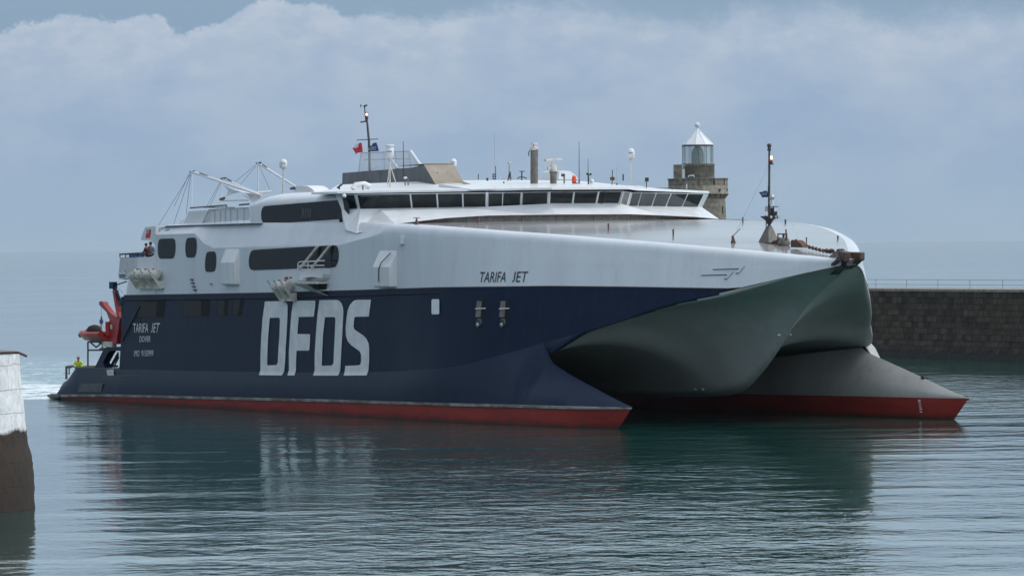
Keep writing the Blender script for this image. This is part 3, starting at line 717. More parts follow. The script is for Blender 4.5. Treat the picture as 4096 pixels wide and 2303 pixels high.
for i,x0,x1 in((1,905,955),(3,1450,1500),(3,1388,1438)):
    a,b=Vector(WT[i]),Vector(WT[i+1]); c,d=Vector(WS[i]),Vector(WS[i+1]); u=proj(a)[0]; w=proj(b)[0]
    t0,t1=(x0-u)/(w-u),(x1-u)/(w-u)
    q=[a.lerp(b,t0).lerp(c.lerp(d,t0),.08),a.lerp(b,t1).lerp(c.lerp(d,t1),.08),a.lerp(b,t1).lerp(c.lerp(d,t1),.2),a.lerp(b,t0).lerp(c.lerp(d,t0),.2)]
    mb=MB(); mb.add([p+Vector((.035,-.03,0)) for p in q],[(0,1,2,3)]); part(mb,'window_blind','dark')
# wipers
for px in(1274,1520,1592):
    mb=MB()
    i=1 if px<1300 else 3 if px<1560 else 5
    a,b=Vector(WT[i]),Vector(WT[i+1]); c,d=Vector(WS[i]),Vector(WS[i+1]); u=proj(a)[0]; w=proj(b)[0]; t=(px-u)/(w-u)
    mb.tube([a.lerp(b,t)+Vector((.08,-.04,0)),c.lerp(d,t)+Vector((.08,-.04,-.05))],.02,4); part(mb,'window_wiper','black')

# --- casing and mast aft of the bridge
cY=-6.
def Yp(p,Y=cY): return onY(p[0],p[1],Y)
side_l=[c3(290,705),c3(284,842),c3(1190,792),c3(1075,625),c3(960,652)]
w=[Yp(p) for p in side_l]
w[1].z-=.15; w[2].z-=.15
mb=MB(); mb.prism(w,(0,.25,0)); part(mb,'exhaust_casing','sooty')
mb=MB(); tl,bl=w[3],w[2]; wd=2.0
mb.add([tl+Vector((0,-.02,.04)),bl+Vector((0,-.02,0)),bl+Vector((0,wd,0)),tl+Vector((0,wd,.04)),tl+Vector((-4,wd,0)),tl+Vector((-4,0,0)),bl+Vector((-9,wd,0)),bl+Vector((-9,.3,0))],[(0,1,2,3),(3,4,5,0),(4,3,2,6)])
mb.tube([tl+Vector((.02,-.05,.05)),tl+Vector((.02,wd+.03,.05))],.04,5); part(mb,'casing_front','tan')
# mesh screens + frames above casing
A,B,C_,D_=[Yp(c3(*p),-5.6) for p in((470,512),(948,494),(1040,628),(445,700))]
mb=MB(); mb.add([A,B,C_,D_],[(0,1,2,3)]); part(mb,'mesh_screen','mesh')
mb=MB()
mb.tube([A,B],.03,5); mb.tube([D_,A],.025,5)
for x in(555,690,800,940): 
    p=Yp(c3(x,505),-5.6); q=Yp(c3(x+4,670),-5.6); mb.tube([p,q],.02,4)
mb.tube([Yp(c3(500,578),-5.6),Yp(c3(930,568),-5.6)],.02,4)
part(mb,'screen_frame','chrome')
for a_,b_,r_ in((B,C_,.09),(Yp(c3(755,560),-5.6),Yp(c3(825,662),-5.6),.08),(Yp(c3(575,670),-5.5),Yp(c3(640,630),-5.5),.04)):
    mb=MB(); mb.tube([a_,b_],r_,8); part(mb,'screen_strut','fabric')
# main mast
mY=-4.
mp=lambda x,y:onY(*c3(x,y),mY)
mb=MB(); mb.tube([mp(556,760),mp(545,400),mp(525,185)],.095,8,r2=.065); mb.tube([mp(514,200),mp(502,65)],.04,6)
mast=part(mb,'main_mast','dark')
mb=MB(); mb.tube([mp(430,388),mp(630,378)],.03,6); mb.tube([mp(466,215),mp(525,206)],.05,6); part(mb,'mast_yard','dark',mast)
mb=MB(); mb.tube([mp(524,190),mp(524,158)],.10,8); part(mb,'lamp_housing','dark',mast)
mb=MB(); mb.tube([mp(524,125),mp(524,118)],.11,8); part(mb,'lamp_cap','dark',mast)
mb=MB(); mb.tube([mp(524,156),mp(524,127)],.07,8); part(mb,'mast_lamp','lamp',mast)
mb=MB(); p=mp(524,141); mb.lathe((p.x+.08,p.y-.05,p.z-.08),[(0,0),(.05,.03),(.05,.13),(0,.16)],8); part(mb,'lamp_filament','lampw',mast)
mb=MB(); mb.tube([mp(500,62),mp(522,52)],.06,6); mb.tube([mp(468,55),mp(502,60)],.012,4); mb.tube([mp(466,42),mp(466,72)],.03,4); part(mb,'wind_vane','black',mast)
# satellite domes
def dome(name,p_top,p_bot,r,pole_bot,plane,axis='X',disc=False,tripod=None,m='white2'):
    f=onX if axis=='X' else onY
    t=f(*p_top,plane); b=f(*p_bot,plane); pb=f(*pole_bot,plane); h=t.z-b.z
    pr=[(0,0),(r*.82,0),(r,.03),(r,h*.55)]+([(r,h*.9),(0,h*.92)] if disc else [(r*math.cos(a),h*.55+h*.45*math.sin(a)) for a in[PI/2*i/6 for i in range(1,7)]])
    mb=MB(); mb.lathe(b,pr,20)
    if disc: mb.lathe(b+Vector((0,0,h*.93)),[(0,0),(r*.7,0),(r*1.15,.1),(r*1.1,.16),(0,.2)],20)
    o=part(mb,name,m)
    mb=MB(); mb.tube([b+Vector((0,0,.05)),pb],.045,6); mb.lathe(b+Vector((0,0,-.06)),[(0,0),(r*.6,0),(r*.6,.06)],10)
    if tripod:
        for q in tripod: mb.tube([b.lerp(pb,.2),f(*q,plane)],.035,5)
    part(mb,'dome_post','cream',o)
    n=Vector(CAM-b).normalized(); a0=math.atan2(n.y,n.x)
    for k in range(3):
        mb=MB(); a=a0-.55+.38*k; mb.lathe(b+Vector((0,0,h*(.45 if not disc else .5))),[(r+.008,0),(r+.008,h*.11)],3,a0=a,a1=a+.26); part(mb,'maker_mark','blueprint',o)
    return o
dome('satellite_dome',c2(1412,80),c2(1412,160),.25,c2(1405,392),-9,'Y')
dome('satellite_dome',c3(745,452),c3(745,558),.26,c3(748,868),50,'X',True,[c3(722,818),c3(808,812)])
dome('satellite_dome',c3(1353,566),c3(1360,640),.21,c3(1372,720),44)
dome('satellite_dome',c4(1553,252),c4(1555,358),.24,c4(1548,635),52)
dome('satellite_dome',c4(1133,585),c4(1133,650),.13,c4(1133,672),53)
# radars
X0=53
def X(p,pl=X0): return onX(p[0],p[1],pl)
b=X(c4(505,655)); t=X(c4(508,275)); mb=MB(); mb.tube([b+Vector((0,0,-.15)),t],.235,16); o=part(mb,'radar_column','steel')
mb=MB(); mb.lathe(t,[(0,0),(.28,0),(.29,.10),(.28,.2),(0,.22)],14); part(mb,'radar_turntable','cream',o)
mb=MB(); mb.box(t+Vector((0,0,.40)),(.2,.5,.10),.5); mb.box(t+Vector((0,0,.28)),(.14,.14,.16)); part(mb,'radar_scanner','cream',o)
mb=MB(); mb.tube([X(c4(450,340)),X(c4(446,300)),X(c4(460,278))],.03,5); part(mb,'cable','black',o)
b=X(c4(715,665)); t=X(c4(715,510)); mb=MB(); mb.tube([b+Vector((0,0,-.15)),t],.20,14,r2=.21); mb.lathe(t+Vector((0,0,-.06)),[(0,0),(.24,0),(.30,.08),(0,.09)],12); o=part(mb,'radar_column','steel')
mb=MB(); mb.lathe(t,[(.23,0),(.23,.38),(.19,.43),(0,.44)],12); q=X(c4(672,470)); mb.box(q,(.18,.26,.2)); part(mb,'radar_housing','cream',o)
mb=MB(); mb.tube([t+Vector((0,-.05,.4)),X(c4(705,395))],.08,8); q0=X(c4(622,385)); q1=X(c4(800,368)); c=(q0+q1)/2; mb.box((c.x,c.y,c.z),(.3,(q1-q0).length*1.0,.13),0,tilt=(.06,'X')); part(mb,'radar_scanner','cream',o)
# whips and small aerials
def stick(name,pts,r,m='dark',pl=X0,r2=None):
    mb=MB(); mb.tube([X(p,pl) for p in pts],r,5,r2=r2); return part(mb,name,m)
stick('whip_aerial',[c4(995,590),c4(993,180)],.028,r2=.014); stick('aerial_base',[c4(993,665),c4(995,595)],.05)
stick('whip_aerial',[c4(1092,535),c4(1090,365)],.024,r2=.014); o=stick('instrument_post',[c4(1096,672),c4(1094,535)],.055)
mb=MB(); mb.lathe(X(c4(1085,545)),[(0,0),(.09,.04),(.09,.12),(0,.15)],8); mb.lathe(X(c4(1120,545)),[(0,0),(.07,.04),(.07,.1),(0,.13)],8); mb.tube([X(c4(1085,543)),X(c4(1120,543))],.025,4); part(mb,'loudspeaker','black',o)
stick('whip_aerial',[c4(90,590),c4(88,445)],.025); stick('whip_aerial',[c4(77,600),c4(77,95)],.012,'chrome')
stick('whip_aerial',[c4(1400,640),c4(1400,445)],.014,'chrome'); 
stick('stub_aerial',[c4(1350,665),c4(1356,487)],.03,'brown'); mb=MB(); mb.lathe(X(c4(1355,605)),[(0,0),(.16,.06),(.16,.2),(0,.26)],8); part(mb,'horn','rust')
stick('stub_aerial',[c4(1472,605),c4(1472,535)],.05); stick('stub_aerial',[c4(1403,670),c4(1403,635)],.06,'brown'); stick('stub_aerial',[c4(1722,690),c4(1728,600)],.03); mb=MB(); mb.box(X(c4(1728,592)),(.2,.16,.24)); part(mb,'camera_head','black')
stick('stub_aerial',[c4(2160,695),c4(2160,640)],.045,'cream'); stick('stub_aerial',[c4(2005,705),c4(2005,690)],.05,'brown')
stick('stub_aerial',[c4(832,670),c4(832,548)],.05,'steel'); mb=MB(); mb.box(X(c4(820,545)),(.12,.2,.18)); part(mb,'flood_lamp','dark')
stick('stub_aerial',[c4(760,668),c4(760,635)],.05,'brown'); stick('stub_aerial',[c4(803,672),c4(803,655)],.04,'brown'); stick('stub_aerial',[c4(178,632),c4(176,615)],.05,'brown')
mb=MB(); 
for a,b in(((60,590),(60,530)),((88,590),(88,530)),((60,535),(88,535)),((60,560),(88,560)),((60,586),(88,586))): mb.tube([X(c4(*a)),X(c4(*b))],.035,4)
part(mb,'aerial_frame','dark')
mb=MB(); mb.tube([X(c4(232,600)),X(c4(236,440))],.03,6,r2=.02); 
for a in((218,610),(250,608),(262,590)): mb.tube([X(c4(234,520)),X(c4(*a))],.022,4)
mb.tube([X(c4(250,580)),X(c4(247,505))],.04,5); o=part(mb,'light_stand','dark')
mb=MB(); mb.lathe(X(c4(237,435)),[(0,0),(.07,.02),(.12,.09),(.08,.18),(0,.2)],10); part(mb,'searchlight','chrome',o)
mb=MB(); mb.tube([X(c4(372,600)),X(c4(372,510))],.045,6); mb.lathe(X(c4(372,512)),[(0,0),(.20,.05),(.21,.07),(0,.06)],12); 
mb.tube([X(c4(322,582)),X(c4(345,568)),X(c4(372,565)),X(c4(400,568)),X(c4(425,582))],.035,5); part(mb,'mushroom_aerial','dark')
mb=MB(); mb.tube([X(c4(130,580)),X(c4(145,566)),X(c4(160,580))],.02,4); mb.tube([X(c4(165,582)),X(c4(190,576))],.03,4); part(mb,'pipe_loop','chrome')
mb=MB()
for x in(1620,1665,1690): mb.tube([X(c4(x,635)),X(c4(x+3,618)),X(c4(x+12,612)),X(c4(x+24,618)),X(c4(x+28,634))],.02,5)
part(mb,'pipe_loop','chrome')
# hatch stands on hood sides
mb=MB(); mb.add([X(c4(1580,650)),X(c4(1600,690)),X(c4(1760,706)),X(c4(1785,706))],[(0,1,2,3)]); mb.add([X(c4(1580,650),52.8),X(c4(1600,692),52.8),X(c4(1785,708),52.8)],[(0,1,2)]); part(mb,'hood_side','tan')
# far white fairing hood beyond the orange float
mb=MB(); hp=[c4(770,590),c4(780,505),c4(830,495),c4(890,500),c4(930,520),c4(960,548),c4(985,590)]; mb.prism([X(p,47) for p in hp],(-2.5,0,0)); part(mb,'roof_fairing','white2')
mb=MB(); mb.prism([X(p,47.02) for p in(c4(770,588),c4(778,506),c4(800,500),c4(850,560),c4(860,588))],(.02,0,0)); part(mb,'fairing_end','letters')
# small posts, starboard wing roof
stick('stub_aerial',[c3(1208,840),c3(1207,700)],.045,'brown',50); stick('stub_aerial',[c3(1303,870),c3(1305,702)],.04,'brown',50)
stick('stub_aerial',[c3(895,870),c3(893,760)],.035,'steel',50); stick('stub_aerial',[c3(925,870),c3(922,760)],.04,'steel',50); stick('stub_aerial',[c3(487,880),c3(486,820)],.05,'steel',51)
stick('whip_aerial',[c3(882,760),c3(875,400)],.035,'dark',50,.02); stick('stub_aerial',[c3(1600,770),c3(1602,715)],.03,'brown',54); stick('stub_aerial',[c3(1688,780),c3(1688,752)],.07,'brown',54)
mb=MB(); mb.lathe(X(c3(895,765),50),[(0,0),(.13,.04),(.13,.12),(0,.17)],8); part(mb,'gps_aerial','white2')
mb=MB(); mb.tube([X(c3(390,860),50.5),X(c3(420,820),50.5),X(c3(500,812),50.5),X(c3(550,835),50.5)],.18,10); part(mb,'roof_duct','white2')
mb=MB(); A=[X(c3(*p),51) for p in((1300,815),(1390,830),(1405,873),(1320,873))]; mb.prism(A,(-.5,0,0)); part(mb,'hatch_box','cream')
mb=MB(); A=[X(c3(*p),53) for p in((1350,782),(1440,782),(1540,815),(1672,868),(1640,868),(1500,820),(1430,795))]; mb.prism(A,(-.2,0,0)); part(mb,'roof_gutter','tan')
mb=MB(); mb.tube([X(c3(285,815),49),X(c3(240,850),49),X(c3(262,856),49)],.07,5); part(mb,'rope_coil','dark')
mb=MB(); mb.lathe(X(c3(305,945),52.7),[(0,0),(.1,.03),(.14,.12),(.1,.22),(0,.25)],10); part(mb,'wing_clock','letters')

# --- sun deck: windbreaks, awning spars
A=[onY(*c2(*p),-12.15) for p in((752,530),(1106,512),(1118,560),(1108,630),(1060,628),(688,650))]
mb=MB(); mb.add(A,[tuple(range(6))]); o=part(mb,'windbreak_glass','wscreen')
mb=MB()
for x in(752,800,848,893,940,1000,1060): mb.tube([onY(*c2(x,529-(x-752)*.05),-12.2),onY(*c2(x-(60 if x==752 else 0),648-(x-752)*.03),-12.2)],.028,5)
mb.tube([onY(*c2(750,530),-12.2),onY(*c2(1106,512),-12.2)],.03,5)
part(mb,'windbreak_frame','chrome',o)
mb=MB(); A=[onY(*c2(*p),-12) for p in((510,662),(545,600),(565,550),(600,545),(748,535),(720,590),(685,650))]; mb.prism(A,(0,.4,0)); part(mb,'sun_deck_fairing','fabric')
mb=MB()
mb.tube([onY(*c2(582,517),-11.5),onY(*c2(835,497),-11.5),onY(*c2(905,492),-11.5),onY(*c2(905,508),-11.5)],.05,5)
mb.tube([onY(*c2(700,512),-11.5),onY(*c2(980,512),-11.5)],.03,5); mb.tube([onY(*c2(1020,490),-11.5),onY(*c2(1105,482),-11.5)],.06,5)
part(mb,'deck_rail','dark')
def spar(name,top,end,post,Y,r=.095):
    mb=MB(); a=onY(*c2(*top),Y); b=onY(*c2(*end),Y); mb.tube([a,b],r,8,r2=r*.75); o=part(mb,name,'fabric')
    mb=MB(); mb.tube([a,onY(*c2(*post),Y)],.045,6); part(mb,'spar_post','fabric',o)
    mb=MB(); mb.tube([a+Vector((-.25,0,.0)),a+Vector((.5,0,.02))],.07,6); mb.tube([a.lerp(b,.12)+Vector((0,0,.10)),a.lerp(b,.24)+Vector((0,0,.06))],.05,6); part(mb,'spar_tackle','dark',o)
    return o
s1=spar('awning_spar',(595,195),(1215,405),(592,520),-9); s2=spar('awning_spar',(872,255),(1210,400),(846,520),-7.5,.07); s3=spar('awning_spar',(1185,118),(1525,330),(1185,372),0,.09)
mb=MB(); A=[onY(*c2(*p),0) for p in((1500,372),(1520,322),(1570,318),(1625,322),(1660,340),(1690,372))]; mb.prism(A,(0,1.2,0)); part(mb,'spar_housing','fabric',s3)
mb=MB(); A=[onY(*c2(1480,345),0),onY(*c2(1520,338),0)]; mb.tube(A,.1,6); part(mb,'spar_cleat','dark',s3)
def wires(o,ps,Y,r=.014):
    for p,q in ps:
        mb=MB(); mb.tube([onY(*c2(*p),Y),onY(*c2(*q),Y)],r,4); part(mb,'stay_wire','dark',o)
wires(s1,[((580,215),(300,670)),((582,218),(432,668)),((585,220),(545,575)),((576,205),(440,500))],-9)
wires(s2,[((850,285),(730,500)),((855,290),(760,495)),((525,622),(478,662))],-7.5); wires(s3,[((1165,135),(960,300)),((1170,140),(1010,330)),((1195,140),(1290,350))],0)
# tensioned fabric sail
cn=[onY(*c2(*p),-8) for p in((862,305),(1050,372),(1210,400),(1125,470),(1050,402),(872,432))]
mb=MB()
def edge(a,b,sag,n=8): 
    return [a.lerp(b,t/n)+Vector((0,0,0))+sag*math.sin(PI*t/n) for t in range(n+1)]
topE=edge(cn[0],cn[2],Vector((0,-.1,-.12))); botE=edge(cn[5],cn[3],Vector((0,.4,.55)))
rows=[]
for j in range(7):
    t=j/6; rows.append([topE[i].lerp(botE[i],t)+Vector((.35*math.sin(PI*t)*(1-i/8),.25*math.sin(PI*t),0)) for i in range(9)])
mb.loft(rows); part(mb,'awning_sail','fabric')
mb=MB(); mb.tube([onY(*c2(850,452),-8),onY(*c2(1100,448),-8)],.045,5); mb.tube([onY(*c2(1060,402),-8),onY(*c2(1100,430),-8)],.03,5); mb.tube([onY(*c2(1140,385),-8),onY(*c2(1300,368),-5)],.06,5); part(mb,'awning_boom','cream')
mb=MB(); mb.tube([onY(*c2(850,440),-8),onY(*c2(885,430),-8)],.09,6); part(mb,'awning_tackle','dark')

# --- stern balcony: mesh panel, black rail
A=[onY(*ce(*p),-12.7) for p in((148,722),(480,700),(458,1000),(120,1015))]
mb=MB(); mb.add(A,[(0,1,2,3)]); mb.add([A[0],A[3],(A[3].x,12.7,A[3].z),(A[0].x,12.7,A[0].z)],[(0,1,2,3)]); part(mb,'balcony_screen','wscreen')
mb=MB(); a=onY(*ce(140,662),-12.7); b=onY(*ce(500,640),-12.7); c=onY(*ce(650,645),-12.7); mb.tube([a,b,c],.06,6); mb.tube([a,(a.x,12.7,a.z)],.05,6)
for x in(145,255,330,480): mb.tube([onY(*ce(x,655),-12.7),onY(*ce(x,725),-12.7)],.035,5)
mb.tube([onY(*ce(600,676),-12.7),onY(*ce(650,676),-12.7)],.03,5)
part(mb,'balcony_rail','black')
mb=MB(); mb.box(onY(*ce(415,685),-12.6),(1.0,.2,.28)); mb.box(onY(*ce(545,685),-12.6),(.9,.2,.28)); part(mb,'balcony_bags','blueprint')
mb=MB(); A=[onY(*ce(*p),-12.9) for p in((112,1020),(455,1000),(420,1060),(285,1150),(125,1140))]; mb.prism(A,(0,.3,0)); part(mb,'balcony_edge','white')
mb=MB(); mb.tube([onY(*ce(125,1062),-12.95),onY(*ce(245,1056),-12.95)],.035,4); mb.tube([onY(*ce(130,1095),-12.95),onY(*ce(240,1090),-12.95)],.03,4); mb.tube([onY(*ce(215,1143),-12.95),onY(*ce(290,1140),-12.95)],.03,4); part(mb,'stern_handrail','dark')

# --- life raft cradles on the side
def cradle(end,aft,n,yb):
    p=side(*end,.45); q=side(*aft,.45); L=(p.x-q.x)/n; z=p.z; res=[]
    for k in range(n+1):
        x=q.x+L*k; mb=MB(); y0=-Ye(x)
        mb.prism([(x-.05,y0+.05,z-.85),(x-.05,y0-.28,z-.95),(x-.05,y0-.92,z-.02),(x-.05,y0-.88,z+.0),(x-.05,y0-.4,z-.42),(x-.05,y0+.05,z-.4)],(.08,0,0))
        o=part(mb,'raft_cradle','raft')
        mb=MB(); mb.tube([(x,y0-.9,z+.05),(x,y0-1.12,z+.38)],.035,5); part(mb,'cradle_arm','chrome',o)
    for k in range(n): res.append((q.x+L*(k+.5),-Ye(q.x)-.46,z,L))
    mb=MB(); mb.prism([(q.x,-13.25,z-.93),(p.x,-13.25,z-.93),(p.x,-13.02,z-.45),(q.x,-13.02,z-.45)],(0,.02,0)); part(mb,'cradle_plate','raft')
    return res
r1=cradle((412,690),(352,692),3,0); r2=cradle((746,719),(714,722),2,0)
def raft(loc,L,label,group):
    e=empty('life_raft_canister',(loc[0],loc[1],loc[2]-.36)); tag(e,label,'life raft',group)
    h=L*.5-.1; pr=[(0,-h-.02),(.2,-h),(.32,-h+.08),(.355,-h+.2),(.355,-.03),(.375,-.02),(.375,.02),(.355,.03),(.355,h-.2),(.32,h-.08),(.2,h),(0,h+.02)]
    mb=MB(); mb.lathe(loc,pr,20,axis='X'); mb.build('canister_shell','raft',e)
    mb=MB(); mb.span((loc[0]-h,loc[1]-.372,loc[2]-.02),(loc[0]+h,loc[1]+.37,loc[2]+.02)); mb.span((loc[0]+h-.02,loc[1]-.02,loc[2]-.33),(loc[0]+h+.03,loc[1]+.02,loc[2]+.33)); mb.build('canister_band','cream',e)
    mb=MB(); mb.box((loc[0]+h-.25,loc[1]-.12,loc[2]+.35),(.18,.12,.06)); mb.build('release_hook','dark',e)
lab1=['aftmost of three white life raft canisters below the stern balcony','middle one of three white life raft canisters below the stern windows','forward one of three white life raft canisters, its round end in view']
for (x,y,z,L),l in zip(r1,lab1): raft((x,y,z),L,l,'three life rafts near the stern')
lab2=['white life raft canister at the aft end of the midship pair','white life raft canister beside the black doorway at the boarding platform']
for (x,y,z,L),l in zip(r2,lab2): raft((x,y,z),L,l,'two life rafts amidships')
# --- midship boarding platform
def pl(x,y,o): return side(*cg(x,y),o)
mb=MB(); a=side(770,712,.0); b=side(826,708,.0); mb.span((a.x,-13,a.z-.02),(b.x,-13.9,a.z+.10)); mb.prism([(a.x-.2,-13.9,a.z),(a.x+1.4,-13.9,a.z),(b.x,-13.05,a.z-.75),(b.x-1.6,-13.05,a.z-.6)],(0,.05,0)); part(mb,'boarding_platform','cream')
mb=MB(); patch(mb,[[cg(805,725),cg(948,722),cg(946,862),cg(805,865)]],lambda p,q:side(p,q,.03)); part(mb,'platform_doorway','ltext')
mb=MB(); A=[cg(565,740),cg(800,740),cg(800,875),cg(705,875),cg(705,820)]; patch(mb,[A],lambda p,q:side(p,q,.025)); part(mb,'doorway_recess','steel')
mb=MB(); p0=side(*cg(805,880),.1); p1=side(*cg(1000,872),.1); mb.tube([p0,p1],.05,5); part(mb,'door_sill','white2')
mb=MB(); A=[side(*cg(*p),.0) for p in((600,530),(1005,520),(1000,610),(985,672),(800,650),(600,680))]; mb.prism([(p.x,-13.0,p.z) for p in A],(0,-.42,0)); part(mb,'winch_box','white2')
mb=MB(); patch(mb,[[cg(890,618),cg(998,612),cg(985,672),cg(888,668)]],lambda p,q:side(p,q,.45)); part(mb,'winch_cover','letters')
for p,q in(((635,530),(828,140)),((845,505),(1040,122))):
    mb=MB(); mb.tube([side(*cg(*p),.6),side(*cg(*q),.12)],.085,6); part(mb,'davit_beam','cream')
mb=MB()
for pts in(((588,520),(588,440),(600,412),(630,400),(760,396),(1030,384)),((588,468),(1020,462)),((760,396),(755,420),(757,505))):
    mb.tube([side(*cg(*p),.5) for p in pts],.04,5)
part(mb,'platform_rail','white2')
mb=MB(); mb.box(side(*cg(480,672),.7),(.5,.3,.16)); part(mb,'orange_strap','orange')
mb=MB(); mb.span((side(*cg(510,690),.7).x,-13.4,side(*cg(510,690),.7).z-.04),(side(*cg(690,685),.7).x,-13.8,side(*cg(690,685),.7).z+.02)); mb.tube([side(*cg(510,690),.8),side(*cg(508,650),.8)],.03,4); mb.tube([side(*cg(690,690),.8),side(*cg(688,650),.8)],.03,4); part(mb,'step_tray','white2')

# --- foredeck fittings
def deckz(x,y):
    yy=Ye(x); r=min(.55,yy*.45)+.3; k=max(.01,yy-r); return Zs(x)+.008+.14*min(1,k/8)*(1-min(1,(y/k)**2))
def ondeck(px,py):
    d=ray(px,py); lo=None
    t=240.; pr=None
    while t<345:
        p=CAM+d*t
        if 55<p.x<91 and abs(p.y)<Ye(p.x):
            g=p.z-deckz(p.x,p.y)
            if pr is not None and pr>0>=g: return p
            pr=g
        t+=.25
    return None
for (px,py,h,r,m) in((1693,592,.34,.055,'brown'),(1530,578,.34,.055,'brown'),(1842,611,.36,.06,'brown'),(1868,560,.3,.045,'brown'),(1927,565,.38,.04,'brown'),(2028,610,.28,.04,'brown'),(2107,602,.2,.05,'black'),(1360,565,.0,.0,''),(1975,562,.22,.06,'dark')):
    p=ondeck(px,py)
    if p is None or not m: continue
    mb=MB(); mb.tube([p+Vector((0,0,-.05)),p+Vector((0,0,h))],r,6); mb.box(p+Vector((0,0,h)),(r*1.5,r*2.3,.03)); part(mb,'deck_post',m)
p=ondeck(1842,611)
if p: mb=MB(); mb.tube([p+Vector((0,.05,.4)),p+Vector((.3,.35,.8))],.02,4); mb.add([p+Vector((0,-.12,0)),p+Vector((0,.22,0)),p+Vector((0,.02,.5))],[(0,1,2)]); part(mb,'post_stay','brown')
for q in(c3(1005,1165),c3(1600,1150)):
    p=onX(q[0],q[1],61); mb=MB(); mb.lathe((p.x,p.y,p.z-.25),[(.16,0),(.06,.3),(.04,.42),(0,.45)],8); mb.box((p.x,p.y,p.z+.16),(.1,.4,.04)); part(mb,'deck_post','brown')
# foremast
mx=81.9
def F_(x,y): return onY(*c6(x,y),0)
def Fm(x,y,Y=0): return onY(*c6(x,y),Y)
pb=F_(570,855); pt=F_(572,730)
mb=MB(); vs=[(pb.x+dx,dy,pb.z-.1) for dx,dy in((.62,-.36),(.62,.36),(-.62,.36),(-.62,-.36))]+[(pt.x+dx,dy,pt.z) for dx,dy in((.1,-.1),(.1,.1),(-.1,.1),(-.1,-.1))]
mb.add(vs,[(0,1,5,4),(1,2,6,5),(2,3,7,6),(3,0,4,7),(4,5,6,7)]); fm=part(mb,'foremast_base','steel')
mb=MB(); mb.tube([F_(572,735),F_(572,480),F_(573,230),F_(573,90)],.075,8,r2=.055); mb.lathe(F_(573,112),[(.07,0),(.13,.05),(.10,.1),(.10,.25),(.14,.28),(.11,.40),(0,.42)],8); part(mb,'foremast','dark')
a=F_(573,675); mb=MB(); mb.lathe((a.x,a.y,F_(573,728).z),[(.06,0),(.13,.12),(.25,.3),(.5,.48),(.5,.53),(0,.53)],10); part(mb,'mast_platform','dark')
mb=MB(); mb.box(Fm(600,650),(.3,.42,.3)); mb.box(Fm(598,612),(.08,.2,.42)); mb.box(Fm(612,572),(.08,.5,.05)); mb.tube([Fm(608,650),Fm(608,570)],.03,5); mb.box(Fm(618,620),(.2,.24,.10)); part(mb,'instrument_rack','black')
for x in(541,582,624,645):
    p=Fm(x,658,-.3); mb=MB(); mb.lathe(p+Vector((0,0,0)),[(0,.10),(.06,.09),(.09,.05),(.09,0),(.06,-.08),(0,-.08)],12,axis='X'); o=part(mb,'floodlight','dark')
    mb=MB(); mb.lathe(p+Vector((.05,0,0)),[(0,.06),(.075,.055)],12,axis='X'); part(mb,'floodlight_lens','lens',o)
p=Fm(594,495,-.1); mb=MB(); mb.lathe(p,[(0,.14),(.12,.12),(.16,.05),(.13,-.08),(0,-.1)],14,axis='X'); o=part(mb,'searchlight','chrome')
mb=MB(); mb.tube([Fm(592,555),Fm(592,525)],.12,10); mb.tube([Fm(592,525),Fm(592,505)],.04,6); part(mb,'searchlight_base','white2',o)
mb=MB(); mb.box(Fm(557,590),(.2,.2,.3)); part(mb,'junction_box','cream')
mb=MB(); mb.tube([Fm(590,222),Fm(590,190)],.085,8); mb.tube([Fm(590,158),Fm(590,150)],.095,8); mb.box(Fm(588,222),(.14,.28,.05)); o=part(mb,'navigation_lamp','dark')
mb=MB(); mb.tube([Fm(590,190),Fm(590,158)],.075,8); part(mb,'lamp_lens','lamp',o)
mb=MB(); p=Fm(591,183); mb.lathe((p.x+.1,p.y-.06,p.z),[(0,0),(.05,.03),(.06,.18),(0,.22)],8); part(mb,'lamp_filament','lampw',o)
mb=MB(); mb.tube([Fm(563,440),Fm(563,400)],.02,4); mb.tube([Fm(563,497),Fm(563,440)],.02,4); part(mb,'halyard','dark')
for p,q in(((570,230),(365,650)),((365,650),(290,795)),((578,230),(690,730)),((582,240),(810,830)),((555,720),(556,640))):
    mb=MB(); mb.tube([Fm(*p),Fm(*q)],.008,4); part(mb,'stay_wire','chrome')
mb=MB()
for p in((645,850),(718,850)): mb.tube([Fm(*p),Fm(p[0],798)],.04,5)
mb.tube([Fm(642,798),Fm(720,798)],.035,5); mb.tube([Fm(690,850),Fm(692,800)],.07,5); mb.tube([Fm(713,850),Fm(712,760)],.045,5); part(mb,'windlass_frame','brown')
p=Fm(695,905); mb=MB(); mb.lathe((p.x,0,p.z+.22),[(0,-.22),(.27,-.22),(.30,-.18),(.30,.18),(.27,.22),(0,.22)],18,axis='Y'); mb.lathe((p.x,0,p.z+.22),[(0,-.36),(.1,-.36),(.1,.36),(0,.36)],12,axis='Y'); part(mb,'windlass_drum','steel')
mb=MB(); mb.tube([Fm(612,868),Fm(645,860),Fm(662,838)],.11,8); mb.tube([Fm(612,880),Fm(660,890)],.08,6); part(mb,'windlass_motor','rust')
p=Fm(800,905); mb=MB(); mb.prism([Fm(750,908,-.5),Fm(750,862,-.5),Fm(770,848,-.5),Fm(800,852,-.5),Fm(840,885,-.5),Fm(850,912,-.5)],(0,.4,0)); part(mb,'chain_stopper','rust')
